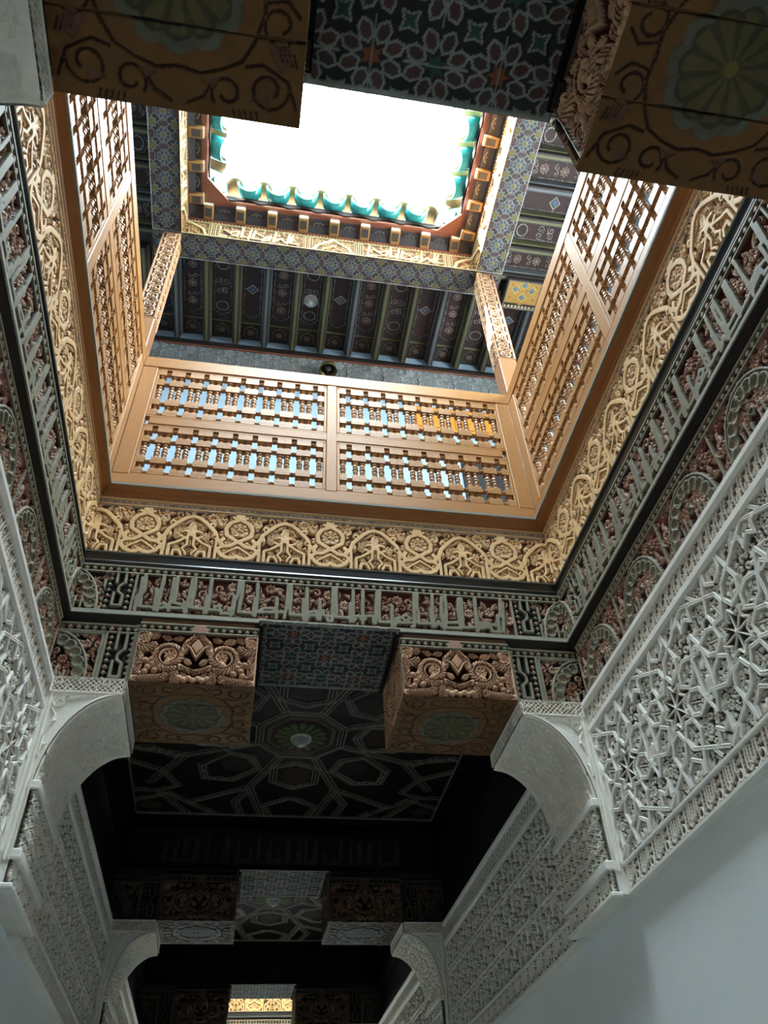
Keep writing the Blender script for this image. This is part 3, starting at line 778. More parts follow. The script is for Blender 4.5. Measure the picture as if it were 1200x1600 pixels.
def make_spandrel(sgn):
    R = Relief(0, .325, BR_Z-.30, 2.03, 0.003, ST)
    pts = [br_curve(i/24) for i in range(25)]
    R.stroke([(.037, BR_Z-.30), (.037, BR_Z)]+pts, .022, .012, ST)
    R.stroke([(.012, BR_Z-.30), (.012, 2.02), (.325, 2.02)], .014, .010, ST)
    R.scroll((.055, 1.965), .032, 2.0, 1.4, .009, .012, ST); R.scroll((.085, 1.985), .018, 0, 1.2, .007, .012, ST)
    R.stroke([(.03, 1.93), (.05, 1.90), (.04, 1.85), (.025, 1.80), (.025, 1.7)], .010, .011, ST); R.stroke([(.09, 1.985), (.15, 2.0), (.2, 2.005)], .009, .011, ST)
    R.leaf((.03, 1.84), .9, .06, .012, .012, ST, 2); R.leaf((.025, 1.72), 1.2, .06, .010, .012, ST, 2)
    t = np.clip((R.U-.037)/BR_A, 0, 1)
    zc = np.where(R.U < .037, -9, BR_Z+BR_B*np.sqrt(np.clip(1-(1-t)**2, 0, 1)))
    R.mask = (R.V > zc-.004) & ((R.V > BR_Z-.02) | (R.U < .04))
    if sgn < 0: fn = lambda U, V, H: np.stack([-(1.3-U), V, H], -1)
    else: fn = lambda U, V, H: np.stack([1.3-U, V, H], -1)
    return R.mesh('spandrel_carving', M_STUC, fn=fn)
def make_br_soffit(sgn):
    """carved underside of the arched bracket, bent along its curve; u = run along the curve, v = depth"""
    R = Relief(0, 1, 0, .585, 0.0055, ST)
    rng = random.Random(12)
    n = 96; R.u = np.linspace(0, 1, n); R.v = np.linspace(0, .585, 107); R.nx, R.ny = n, 107
    R.U, R.V = np.meshgrid(R.u*.62, R.v); R.u = R.u*.62; R.H = np.zeros(R.U.shape); R.C = np.empty(R.U.shape+(3,)); R.C[:] = lin(ST)
    R.foliage(.02, .6, .02, .57, .06, .014, [ST], rng, .9)
    for x in np.arange(.05, .62, .12):
        for y in np.arange(.07, .57, .145): R.flower((x, y), .038, 8, .020, ST, ST)
    R.stroke([(0, .01), (.62, .01)], .016, .010, ST); R.stroke([(0, .575), (.62, .575)], .016, .010, ST)
    a = PI-(R.U/.62)*PI/2
    p = .325+BR_A*np.cos(a); z = BR_Z+BR_B*np.sin(a)
    nx, nz = -np.cos(a)/BR_A, -np.sin(a)/BR_B; L = np.hypot(nx, nz); nx, nz = nx/L, nz/L
    R.P = (p+nx*R.H, z+nz*R.H)
    pp, zz = R.P
    if sgn > 0: fn = lambda U, V, H: np.stack([1.3-pp, zz, -V], -1)
    else: fn = lambda U, V, H: np.stack([-(1.3-pp), zz, -V], -1)
    return R.mesh('soffit_carving', M_STUC, fn=fn)
# --- upper storey
def make_fascia():
    R = Relief(-1.37, 1.37, 6.757, 6.997, 0.004, (84, 56, 36))
    A = (168, 146, 106); h = .018
    rng = random.Random(31)
    O = (140, 100, 60)
    R.foliage(-1.37, 1.37, 6.79, 6.95, .06, .009, [O, (150, 112, 70)], rng, 1.0, (84, 56, 36))
    def word(dx, sx=1):
        for pl in FASC: R.stroke([(sx*x+dx, 6.785+(y-6.705)*.72) for x, y in pl], .024, h, A)
    word(0); word(-1.375)
    for s in (-1, 1):
        for u in (.235, 1.09):
            R.poly([(s*(u-.05), 6.77), (s*(u+.05), 6.77), (s*(u+.05), 6.955), (s*(u-.05), 6.955)], 0.0, (120, 84, 60), over=True)
            for q in (-.04, 0, .04): R.diamonds(s*(u+q), 6.77, s*(u+q), 6.95, .010, .024, h, [A])
            R.stroke([(s*u-.02, 6.77), (s*u-.02, 6.95)], .009, h, A); R.stroke([(s*u+.02, 6.77), (s*u+.02, 6.95)], .009, h, A)
        R.stroke([(s*1.15, 6.77), (s*1.18, 6.86), (s*1.28, 6.92), (s*1.37, 6.95)], .03, h, A)
        R.stroke([(s*1.22, 6.79), (s*1.28, 6.83), (s*1.37, 6.84)], .016, h*.8, (156, 120, 76))
    R.stroke([(-.18, 6.77), (-.14, 6.85), (-.06, 6.9), (0, 6.95), (.06, 6.9), (.14, 6.85), (.18, 6.77)], .03, h, A)
    R.stroke([(-.1, 6.79), (-.03, 6.83), (0, 6.87), (.03, 6.83), (.1, 6.79)], .02, h*.8, (156, 120, 76))
    R.stroke([(-1.37, 6.762), (1.37, 6.762)], .014, .02, A); R.stroke([(-1.37, 6.962), (1.37, 6.962)], .010, .016, A)
    R.diamonds(-1.37, 6.98, 1.37, 6.98, .010, .030, .014, [A])
    return R.slices('inscription_board', M_CREAM, [-1.04, -.185, .185, 1.04])
def make_star_beam():
    P = .182
    R = Relief(-P/2, P/2, -.128, .128, 0.0038, (64, 61, 63), 0.0)
    Wt = (124, 120, 111); rd, yl, bl = (76, 57, 56), (106, 95, 54), (70, 74, 83)
    for x in (-P, 0, P):
        c = (x, 0)
        R.stroke(starpoly(c, .066, .05, 8, PI/8), .006, .004, Wt, closed=True)
        for k in range(8):
            a = PI/4*k+PI/8; R.poly(petal(c, a, .028, .036, .05, .058, .013), .003, bl)
            R.stroke([(c[0]+.02*math.cos(a+PI/8), c[1]+.02*math.sin(a+PI/8)), (c[0]+.062*math.cos(a+PI/8), c[1]+.062*math.sin(a+PI/8))], .005, .004, Wt)
        R.poly(starpoly(c, .024, .016, 8), .004, yl); R.stroke(starpoly(c, .028, .019, 8), .005, .004, Wt, closed=True)
        for q in (-1, 1):
            hx = [(x-.042, q*.098), (x-.026, q*.098+.024), (x+.026, q*.098+.024), (x+.042, q*.098), (x+.026, q*.098-.024), (x-.026, q*.098-.024)]
            R.poly(hx, .003, rd); R.stroke(hx, .0058, .0045, Wt, closed=True)
            R.poly(starpoly((x+P/2, q*.094), .042, .02, 8), .003, yl); R.stroke(starpoly((x+P/2, q*.094), .046, .026, 8), .0045, .004, Wt, closed=True)
            R.stroke([(x+.042, q*.098), (x+.06, q*.08)], .005, .004, Wt); R.stroke([(x-.042, q*.098), (x-.06, q*.08)], .005, .004, Wt)
        hv = [(x+P/2, .05), (x+P/2+.023, .028), (x+P/2+.023, -.028), (x+P/2, -.05), (x+P/2-.023, -.028), (x+P/2-.023, .028)]
        R.poly(hv, .003, rd); R.stroke(hv, .0058, .0045, Wt, closed=True)
    for q in (-1, 1): R.stroke([(-P/2, q*.124), (P/2, q*.124)], .008, .005, (160, 158, 158))
    return R.mesh('painted_star_panel', M_DARKP)
def make_column():
    Wd = .148
    B, G = (182, 136, 98), (80, 46, 30)
    R = Relief(-Wd/2, Wd/2, 0, 1.40, 0.0042, G)
    h = .009; n = 11; p = 1.40/n
    for i in range(n):
        y = (i+.5)*p
        R.ring((0, y), .040, .011, h, B, n=18)
        R.scroll((0, y), .026, .4*i, 1.2, .009, h, B, 1)
        for q in (-1, 1):
            R.stroke([(q*.035, y+.03), (q*.055, y+.05), (q*.035, y+p-.03)], .010, h, B)
            R.scroll((q*.048, y+p/2), .017, PI/2, 1.0, .008, h, B, q)
            R.leaf((q*.03, y+p/2-.01), PI/2+q*.6, .03, .008, h, B, 2)
    for q in (-1, 1): R.stroke([(q*.069, 0), (q*.069, 1.4)], .012, h*1.1, B)
    R.stroke([(-.074, .003), (.074, .003)], .008, h, B)
    return R.mesh('vine_carving', M_COL)
def make_ceiling():
    R = Relief(-1.3, 1.3, -1.38, 1.38, 0.0085, (34, 25, 23))
    S, D2 = (132, 126, 116), (20, 16, 16)
    def strap(pts, closed=False):
        R.stroke(pts, .066, .004, D2, closed=closed)
        R.stroke(pts, .014, .016, S, closed=closed)
        P = np.array(pts+([pts[0]] if closed else []))
        for q in (-1, 1):
            o = []
            for i in range(len(P)):
                a = P[max(i-1, 0)] if not closed else P[(i-1) % (len(P)-1)]
                b = P[min(i+1, len(P)-1)] if not closed else P[(i+1) % (len(P)-1)]
                t = b-a; t = t/(np.hypot(*t)+1e-9); o.append((P[i][0]-q*t[1]*.028, P[i][1]+q*t[0]*.028))
            R.stroke(o, .010, .012, S)
    strap(ngon((0, 0), .33, 8, PI/8), True)
    for k in range(8):
        a = PI/4*k
        if k % 2 == 0: strap(petal((0, 0), a, .42, .50, .74, .84, .17), True)
        else: strap(petal((0, 0), a, .50, .58, .86, 1.0, .17), True)
        R.poly(petal((0, 0), a, .50, .54, .72, .78, .10), .006, (54, 30, 28) if k % 2 == 0 else (44, 32, 31))
        t = PI/4*k+PI/8; b = t+.62; c = t-.62
        p = (.40*math.cos(t), .40*math.sin(t))
        strap([(.36*math.cos(t), .36*math.sin(t)), (.92*math.cos(t), .92*math.sin(t))])
        q = (.92*math.cos(t), .92*math.sin(t))
        for e in (b, c): strap([q, (q[0]+.55*math.cos(e), q[1]+.55*math.sin(e))])
    for sx in (-1, 1):
        for sy in (-1, 1):
            strap([(sx*1.3, sy*.95), (sx*1.08, sy*.95), (sx*.85, sy*1.38)]); strap([(sx*1.3, sy*1.15), (sx*1.0, sy*1.0), (sx*.6, sy*1.38)])
            R.poly([(sx*1.05, sy*1.2), (sx*1.2, sy*1.12), (sx*1.25, sy*1.25), (sx*1.12, sy*1.33)], .006, (60, 70, 50))
            strap([(sx*1.3, sy*.45), (sx*1.02, sy*.62), (sx*.92, sy*.86), (sx*1.08, sy*.95)]); strap([(0, sy*1.02), (sx*.22, sy*1.18), (sx*.16, sy*1.38)])
            strap([(sx*.92, sy*.38), (sx*1.1, sy*.25), (sx*1.3, sy*.25)]); strap([(sx*.36, sy*.92), (sx*.46, sy*1.12), (sx*.40, sy*1.38)])
    # small bead rows beside the straps
    for r in (.27, .25): R.stroke(ngon((0, 0), r, 8, PI/8), .008, .010, (120, 108, 96), closed=True)
    R.poly(ngon((0, 0), .235, 8, PI/8), .004, (60, 26, 26))
    sl = R._sl(-.25, .25, -.25, .25); U, V = R.U[sl], R.V[sl]; d = np.hypot(U, V); th = np.arctan2(V, U); q = np.abs(np.cos(8*th))
    k = d < .20*(.86+.14*q); R.H[sl][k] = .010+.010*q[k]; R.C[sl][k] = lin((88, 94, 60)); k2 = k & (q < .4); R.C[sl][k2] = lin((40, 54, 40))
    R.stroke([(-1.285, -1.365), (1.285, -1.365), (1.285, 1.365), (-1.285, 1.365)], .03, .018, S, closed=True)
    return R.mesh('strapwork_panel', M_DARKP)
def make_gpanel(kind):
    R = Relief(-.115, .115, 0, 1.10, 0.007, (54, 46, 44))
    Wt = (150, 146, 138)
    y0, y1 = .30, 1.06
    hx = [(-.08, y0+.05), (0, y0), (.08, y0+.05), (.08, y1-.05), (0, y1), (-.08, y1-.05)]
    R.poly(hx, .010, (60, 42, 40)); 
    for (a, b) in zip(hx, hx[1:]+hx[:1]): R.diamonds(a[0], a[1], b[0], b[1], .009, .026, .016, [Wt])
    if kind == 0:
        for y in (.45, .68, .91):
            R.flower((0, y), .05, 8, .018, (120, 100, 88), Wt)
            for q in (-1, 1): R.scroll((q*.03, y+.09), .03, 0, 1.1, .010, .016, (140, 130, 118), q)
    elif kind == 1:
        for y in (.42, .95): R.stroke(ngon((0, y), .06, 10), .012, .016, (140, 140, 124), closed=True)
        for q in (-1, 1):
            R.scroll((q*.03, .62), .04, 1, 1.2, .010, .016, Wt, q); R.scroll((q*.03, .74), .04, 4, 1.2, .010, .016, Wt, q)
    else:
        R.stroke(ngon((0, .68), .055, 4), .012, .016, Wt, closed=True); R.poly(ngon((0, .68), .035, 4), .014, (84, 100, 120))
        for q in (-1, 1): R.stroke([(0, .68+q*.055), (0, .68+q*.14)], .010, .014, Wt)
    R.stroke([(-.115, .22), (.115, .22)], .016, .020, (112, 104, 60))
    R.stroke([(-.07, .04), (-.06, .13), (0, .18), (.06, .13), (.07, .04)], .010, .012, (110, 96, 80))
    R.flower((0, .09), .04, 6, .012, (104, 84, 72))
    return R.mesh('painted_panel', M_DARKP)
def make_gfrieze():
    R = Relief(-.185, .185, 0, .42, 0.0055, (128, 130, 128))
    S2 = (156, 158, 156)
    rng = random.Random(4)
    R.foliage(-.185, .185, .0, .42, .055, .010, [S2], rng, .9)
    c = (0, .20); pts = starpoly(c, .12, .085, 6, PI/6)
    R.poly(pts, .016, S2)
    for i in range(-6, 7):
        for j in range(-6, 7):
            x, y = i*.019, j*.019
            if math.hypot(x, y) < .088: R.disc((c[0]+x, c[1]+y), .0062, .001, (70, 70, 72), over=True)
    R.stroke(pts, .012, .02, S2, closed=True)
    for x in (-.185, .185):
        for y in (.05, .36): R.flower((x, y), .05, 8, .016, S2, S2)
    return R.mesh('lattice_star_unit', M_STUC)
def make_ochre():
    R = Relief(-.17, .17, -.15, .15, 0.005, (70, 56, 40))
    Y2, bl = (160, 120, 56), (92, 106, 118)
    R.poly([(-.16, -.14), (.16, -.14), (.16, .09), (.02, .09), (0, .12), (-.02, .09), (-.16, .09)], .006, Y2)
    for x, y in ((-.08, -.06), (.08, -.06), (0, .02), (0, -.11)):
        R.poly([(x-.032, y), (x, y-.032), (x+.032, y), (x, y+.032)], .009, bl); R.stroke(ngon((x, y), .045, 4), .008, .012, (176, 146, 80), closed=True)
    for x, y in ((-.12, .03), (.12, .03), (-.12, -.11), (.12, -.11), (-.04, -.06), (.04, -.06)): R.disc((x, y), .016, .01, (150, 92, 40))
    R.diamonds(-.16, .125, .16, .125, .012, .035, .008, [(190, 180, 140)])
    R.stroke([(-.165, -.145), (.165, -.145), (.165, .145), (-.165, .145)], .012, .012, (110, 98, 84), closed=True)
    return R.mesh('ochre_star_panel', M_YEL)

# ================================================================ the setting
SIDES = ('back', 'left', 'right', 'front')
FW = {s: frame(s, 0, YC) for s in SIDES}
floor = tag(box('floor', -1.8, 1.8, -3.2, 14.0, -1.62, -1.512, M_GROUT), kind='structure')
tme = boxmesh('floor_tile', .585, .585, .012, M_FLOOR, .002)
for i in range(5):
    for j in range(27):
        ob('floor_tile', tme, T(-1.18+.59*i, -2.6+.59*j, -1.506), floor)
# plain lower walls run the whole length of the passage; carved stucco above them
walls = {}
for s, q in (('left', -1), ('right', 1)):
    walls[s] = tag(box('wall_'+s, q*1.345, q*1.75, -3.0, 13.4, -1.5, 1.162, M_PLAS), 'plain pale plaster wall of the passage, on the '+s, None, None, 'structure')
    box('masonry', q*1.36, q*1.75, -3.0, 13.4, 1.162, 2.1, M_STP, walls[s])
tag(box('wall_rear', -1.3, 1.3, -3.1, -2.9, -1.5, 3.0, M_PLAS), kind='structure')

STAR = make_star_tile(); STRAPS = strap_mesh('interlace_straps', STAR_LINES, .017, .021, M_STP); CURS = make_cursive(); TOPB = make_topband(); DENSE = make_dense()
def stucco_run(s, y0, y1, kind, wall):
    """one bay of carved stucco between two plain rails, on the wall of side s"""
    q = -1 if s == 'left' else 1
    cy = (y0+y1)/2; fr = frame(s, 0, cy); L = (y1-y0)/2
    for nm, pr in (('cornice_rail', [(-.06, 2.062), (-.012, 2.062), (0, 2.075), (0, 2.096), (-.06, 2.1)]),
                   ('moulded_rail', [(-.06, 1.918), (-.012, 1.922), (-.002, 1.934), (-.002, 1.955), (-.014, 1.966), (-.06, 1.97)]),
                   ('moulded_rail', [(-.06, 1.272), (-.014, 1.275), (-.006, 1.28), (-.006, 1.29), (-.016, 1.298), (-.06, 1.30)]),
                   ('sill_rail', [(-.06, 1.148), (-.012, 1.150), (.002, 1.158), (.002, 1.170), (-.014, 1.178), (-.06, 1.18)])):
        prism(nm, pr, M_STP, fr, wall, ua=-L, ub=L)
    n = max(1, round((y1-y0)/.26))
    for i in range(n):
        sx = (y1-y0)/n/.26
        ob('arabesque_unit', TOPB, fr @ T(-L+(i+.5)*(y1-y0)/n, 1.968, -.03) @ Matrix.Diagonal((sx, 1, 1, 1)), wall)
    n = max(1, round((y1-y0)/.151))
    for i in range(n):
        sx = (y1-y0)/n/.151
        ob('inscription_unit', CURS, fr @ T(-L+(i+.5)*(y1-y0)/n, 1.175, -.026) @ Matrix.Diagonal((sx, .96, 1, 1)), wall)
    if kind == 'star':
        n = 5; e = 2.6/n
        for i in range(n):
            pn = ob('interlace_panel', STAR, fr @ T(-L+(i+.5)*e, 1.609, -.030) @ Matrix.Diagonal((e/.52, 1, 1, 1)), wall)
            ob('interlace_straps', STRAPS, WM[pn].copy() if False else fr @ T(-L+(i+.5)*e, 1.609, -.030), pn)
        for u in (-L, L): box('edge_moulding', u-.012, u+.012, 1.29, 1.93, -.05, -.004, M_STP, wall, fr=fr)
    else:
        n = 6; e = (y1-y0)/n
        for i in range(n):
            ob('arabesque_panel', DENSE, fr @ T(-L+(i+.5)*e, 1.299, -.04) @ Matrix.Diagonal((e/.469, 1, 1, 1)), wall)
for s in ('left', 'right'):
    stucco_run(s, YC-1.3, YC+1.3, 'star', walls[s])
    stucco_run(s, 3.93, 6.737, 'dense', walls[s])
    stucco_run(s, 7.322, 10.13, 'dense', walls[s])

# masonry behind the carved boards of the well and floor slab of the gallery
shell = struct('wall_well', (0, YC, 2.1), 'masonry core behind the carved boards of the light well')
for s in ('left', 'right'):
    box('masonry', -1.9, 1.9, 2.1, 3.41, -.6, -.121, M_DBEAM, shell, fr=FW[s])
for s in ('back', 'front'):
    box('masonry', -1.3, 1.3, 2.93, 3.41, -.6, -.121, M_DBEAM, shell, fr=FW[s])
gfloor = tag(box('floor_gallery', -2.7, 2.7, YC+1.36, 4.75, 3.30, 3.42, M_FLOOR), kind='structure')
box('floor_slab', -2.7, 2.7, -.66, YC-1.36, 3.30, 3.42, M_FLOOR, gfloor)
for q in (-1, 1): box('floor_slab', q*1.36, q*2.7, YC-1.36, YC+1.36, 3.30, 3.42, M_FLOOR, gfloor)

# ================================================================ carved boards of the well
KUF = make_kufic(); ARC = make_arcade(); FLK = make_flank(); STRIP = make_strip(); CREAM = make_cream()
FLKM = [FLK.mesh('corner_panel', M_PAINT, origin=(0, 2.10, 0)), FLK.mesh('corner_panel', M_PAINT, fn=lambda U, V, H: np.stack([-U, V, H], -1), origin=(0, 2.10, 0))]
WHERE = {'back': 'on the far wall', 'left': 'on the left wall', 'right': 'on the right wall', 'front': 'above the near lintel'}
def boards(s, F, far=False):
    where = 'in the further light well' if far else WHERE[s]
    loc = F.translation
    t = thing('kufic_frieze', 'grey green board of tall angular letters over red foliage '+where, 'frieze', (loc.x, loc.y, 2.518), 'tall lettered boards')
    for me, o in KUF: ob('inscription_board', me, F @ T(o[0], o[1], -.052), t)
    prism('ledge', [(-.12, 2.495), (-.017, 2.495), (-.017, 2.513), (-.03, 2.519), (-.12, 2.519)], M_GREYL, F, t)
    t = thing('cedar_frieze', 'honey coloured cedar board carved with shells and pointed arches '+where, 'frieze', (loc.x, loc.y, 2.942), 'honey cedar boards')
    for me, o in CREAM: ob('carved_panel', me, F @ T(o[0], o[1], -.075), t)
    prism('sill', [(-.12, 2.934), (-.048, 2.934), (-.046, 2.941), (-.12, 2.943)], M_LIP, F, t)
    t = thing('black_moulding', 'glossy black green moulding with a rounded bead '+where, 'moulding', (loc.x, loc.y, 2.836), 'black mouldings')
    prism('bead', [(-.12, 2.838), (-.075, 2.838), (-.06, 2.846), (-.05, 2.856), (-.046, 2.868), (-.05, 2.879), (-.058, 2.885), (-.12, 2.885)], M_BLACK, F, t)
    prism('fillet', [(-.12, 2.885), (-.064, 2.885), (-.060, 2.928), (-.052, 2.934), (-.12, 2.934)], M_BLACK, F, t)
    if far: return
    t = thing('balustrade_skirting', 'plain cedar skirting with a dusty grey lip under the balustrade '+where, 'skirting', (loc.x, loc.y, 3.37), 'skirtings under the balustrades')
    prism('skirting', [(-.12, 3.372), (-.062, 3.372), (-.054, 3.384), (-.05, 3.40), (-.012, 3.428), (-.12, 3.428)], M_SKIRT, F, t)
    prism('lip', [(-.12, 3.428), (-.002, 3.428), (-.002, 3.446), (-.012, 3.455), (-.12, 3.455)], M_LIP, F, t)
for s in SIDES: boards(s, FW[s])
for s in ('left', 'right'):
    F = FW[s]; loc = F.translation
    t = thing('arcade_frieze', 'grey green board of scalloped arches filled with red foliage '+WHERE[s], 'frieze', (loc.x, loc.y, 2.1), 'arcaded boards')
    for i in range(5): ob('arcade_panel', ARC, F @ T(-1.04+.52*i, 2.10, -.065), t)
    for me, u in ((FLKM[0], 1), (FLKM[1], -1)): pass
    prism('dark_cove', [(-.12, 2.446), (-.066, 2.446), (-.024, 2.494), (-.12, 2.494)], M_DBEAM, F, t)

# ================================================================ lintels, corbels, stucco brackets
CFACE = make_corbel_face(); CSOF = make_corbel_soffit(); LSOF = make_lintel_soffit()
def shaded_copy(me):
    m2 = me.copy(); m2.materials.clear(); m2.materials.append(M_SHADED); return m2
DARK = {id(m): shaded_copy(m) for m in (CFACE, CSOF, FLKM[0], FLKM[1], STRIP)}  # same carvings again, with the dim rooms' shade in their paint
LAT = {1: None, -1: None}
lat = make_lattice(.325, .08); LATE = make_lattice(.585, .08)
SPN = {q: make_spandrel(q) for q in (-1, 1)}; BSO = {q: make_br_soffit(q) for q in (-1, 1)}
def bracket_body():
    pts = [(-.06, 2.098), (.319, 2.098), (.319, 2.02)]
    pts += [br_curve(1-i/20) for i in range(21)]
    pts = [(p if i < 3 else max(p-.004, -.06), z if i < 3 else z+.004) for i, (p, z) in enumerate(pts)]
    pts += [(.033, 1.162), (-.06, 1.162)]
    return pts
BB = bracket_body()
def bracket_mesh(q):
    k = len(BB); v = []
    for n in (-.004, -.585): v += [(q*(1.3-p), z, n) for p, z in BB]
    f = [(i, (i+1) % k, (i+1) % k+k, i+k) for i in range(k)]
    f += [tuple(range(k)), tuple(reversed(range(k, 2*k)))]
    return pymesh('bracket_body', v, f, M_STP)
BBM = {q: bracket_mesh(q) for q in (-1, 1)}
LBLW = {-1: 'left', 1: 'right'}
def lintel_set(F, tagname, where, detail=True):
    V = (lambda m: m) if detail else (lambda m: DARK[id(m)])  # lintels beyond the well get the shade-darkened carvings
    """a lintel on two corbels, each corbel carried by a stucco arch bracket; F faces the viewer"""
    o = F.translation
    flip = F.col[0][0] < 0                       # seen from the other side: swap left and right in the words
    t = thing('lintel', 'dark lintel with a star patterned underside '+where, 'lintel', (o.x, o.y, 2.495), 'lintels')
    box('beam', -1.75, 1.75, 2.507, 3.3, -.6, -.121, M_DWALL, t, fr=F)
    sm = F @ Matrix(((1, 0, 0, 0), (0, 0, -1, 2.494), (0, 1, 0, -.30), (0, 0, 0, 1)))
    ob('star_soffit', LSOF, sm, t)
    for q in (-1, 1):
        box('edge_strip', q*.352, q*.372, 2.470, 2.494, -.60, -.03, M_DWALL, t, fr=F)
    for q in (-1, 1):
        d = LBLW[-q if flip else q]
        c = thing('corbel', 'carved brown corbel with rosette underside, '+d+' end of the lintel '+where, 'corbel', tuple(F @ Vector((q*.6675, 2.1, -.3))), 'corbels')
        box('corbel_body', q*.394, q*.965, 2.106, 2.497, -.59, -.028, M_CORB if detail else M_DWALL, c, fr=F)  # far bodies take near-black wood, shade painted in the same way
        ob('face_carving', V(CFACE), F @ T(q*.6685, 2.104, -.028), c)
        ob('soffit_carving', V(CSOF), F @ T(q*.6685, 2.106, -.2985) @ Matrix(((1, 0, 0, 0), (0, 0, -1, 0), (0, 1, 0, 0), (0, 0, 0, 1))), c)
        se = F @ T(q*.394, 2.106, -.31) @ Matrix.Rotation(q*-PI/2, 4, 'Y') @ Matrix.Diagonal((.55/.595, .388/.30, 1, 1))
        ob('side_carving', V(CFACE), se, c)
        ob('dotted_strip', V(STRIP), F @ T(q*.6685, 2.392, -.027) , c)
        pr = [(-.12, 2.452), (-.02, 2.452), (-.018, 2.494), (-.12, 2.494)]
        prism('dark_cove', [(-.12, 2.446), (-.05, 2.446), (-.024, 2.494), (-.12, 2.494)], M_DBEAM, F, c, ua=(.36 if q > 0 else -.97), ub=(.97 if q > 0 else -.36))
        fl = thing('corner_frieze', 'grey green half arch board beside the '+d+' corbel '+where, 'frieze', tuple(F @ Vector((q*1.15, 2.1, -.06))), 'corner boards')
        box('backing', q*.967, q*1.75, 2.1, 2.507, -.58, -.062, M_DWALL, fl, fr=F)
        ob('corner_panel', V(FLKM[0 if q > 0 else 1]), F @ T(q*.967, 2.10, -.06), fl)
        prism('dark_cove', [(-.12, 2.446), (-.062, 2.446), (-.024, 2.494), (-.12, 2.494)], M_DBEAM, F, fl, ua=(.967 if q > 0 else None), ub=(None if q > 0 else -.967))
        b = thing('stucco_bracket', 'white stucco arch bracket below the '+d+' corbel '+where, 'bracket', tuple(F @ Vector((q*1.27, 1.162, -.3))), 'stucco brackets')
        ob('bracket_body', BBM[q], F, b)
        ob('lattice_band', lat, F @ T(.977 if q > 0 else -1.302, 2.018, -.004), b)
        e = F @ T(q*.981, 2.018, 0 if q < 0 else -.585) @ Matrix.Rotation(q*-PI/2, 4, 'Y')
        ob('lattice_band', LATE, e, b)
        ob('spandrel_carving', SPN[q], F @ T(0, 0, -.006), b)
        ob('soffit_carving', BSO[q], F, b)
        # reveal below the springing: ledge, inscription, ledge, band
        fe = F @ T(q*1.262, 0, -.2925) @ Matrix.Rotation(q*-PI/2, 4, 'Y')
        for z0, z1 in ((1.548, 1.590), (1.262, 1.304), (1.15, 1.172)):
            box('ledge', -.297, .297, z0, z1, -.02, .034, M_STP, b, bev=.006, fr=fe)
        for i in range(2):
            ob('reveal_panel', DENSE, fe @ T(-.146+.292*i, 1.304, .003) @ Matrix.Diagonal((.292/.469, .244/.62, .8, 1)), b)
        for i in range(4):
            ob('inscription_unit', CURS, fe @ T(-.219+.146*i, 1.172, .003) @ Matrix.Diagonal((.967, .87, 1, 1)), b)
lintel_set(FW['back'], 'a', 'across the far wall')
lintel_set(FW['front'], 'b', 'overhead, nearest the viewer')
F2 = frame('back', 0, 6.737-1.3); F3 = frame('back', 0, 10.132-1.3)
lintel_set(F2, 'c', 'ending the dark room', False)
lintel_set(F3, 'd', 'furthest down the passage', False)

# ================================================================ dark rooms between the wells
CEIL = make_ceiling()
def dark_room(n, y0, y1, visible=True, words=''):
    cy = (y0+y1)/2; L = (y1-y0)/2
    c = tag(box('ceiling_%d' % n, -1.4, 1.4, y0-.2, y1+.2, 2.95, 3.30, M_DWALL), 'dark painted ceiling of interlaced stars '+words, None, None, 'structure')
    if visible:
        ob('strapwork_panel', CEIL, soffit(0, cy, 2.95) @ Matrix.Diagonal((1, L/1.38, 1, 1)), c)
    for s in ('left', 'right'):
        fr = frame(s, 0, cy)
        w = struct('wall_upper_%s_%d' % (s, n), tuple(fr @ Vector((0, 2.1, 0))))
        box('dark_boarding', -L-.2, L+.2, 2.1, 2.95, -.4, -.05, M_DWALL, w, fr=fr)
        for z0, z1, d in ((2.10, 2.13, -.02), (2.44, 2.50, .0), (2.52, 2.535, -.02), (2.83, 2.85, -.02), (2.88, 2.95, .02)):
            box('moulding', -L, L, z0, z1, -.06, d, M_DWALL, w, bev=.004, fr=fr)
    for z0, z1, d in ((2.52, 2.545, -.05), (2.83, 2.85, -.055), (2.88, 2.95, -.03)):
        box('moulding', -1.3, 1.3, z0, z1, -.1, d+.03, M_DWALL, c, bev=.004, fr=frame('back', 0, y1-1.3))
dark_room(1, 3.94, 6.737, True, 'over the room beyond the well')
dark_room(2, 7.335, 10.132, True, 'over the second dark room')
dark_room(3, -2.9, .145, False, 'behind the near lintel')
# kufic board on the far wall of the first dark room, all but lost in the dark
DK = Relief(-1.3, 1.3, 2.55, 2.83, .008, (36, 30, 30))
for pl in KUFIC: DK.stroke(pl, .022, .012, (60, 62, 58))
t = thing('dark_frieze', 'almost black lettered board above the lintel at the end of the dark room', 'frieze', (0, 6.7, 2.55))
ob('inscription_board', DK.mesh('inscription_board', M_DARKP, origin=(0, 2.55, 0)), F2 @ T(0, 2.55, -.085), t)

# ================================================================ second, further light well
far = struct('wall_far', (0, 13.33, -1.5), 'pale end wall of the further light well')
box('masonry', -1.3, 1.3, 13.46, 13.75, -1.5, 7.4, M_STP, far)
for q in (-1, 1): box('masonry', q*1.36, q*1.75, 10.72, 13.7, 2.1, 7.4, M_STP, far)
box('masonry', -1.3, 1.3, 10.2, 10.75, 2.95, 7.4, M_STP, far)
for q in (-1, 1):
    box('roof_slab', q*.65, q*1.75, 10.7, 13.75, 7.4, 7.5, M_ROOF, far); box('roof_slab', -.65, .65, 12.225+q*1.3-.65, 12.225+q*1.3+.65, 7.4, 7.5, M_ROOF, far)  # unseen roof, added with a narrow opening to dim this well
boards('back', frame('back', 0, 12.03), True)

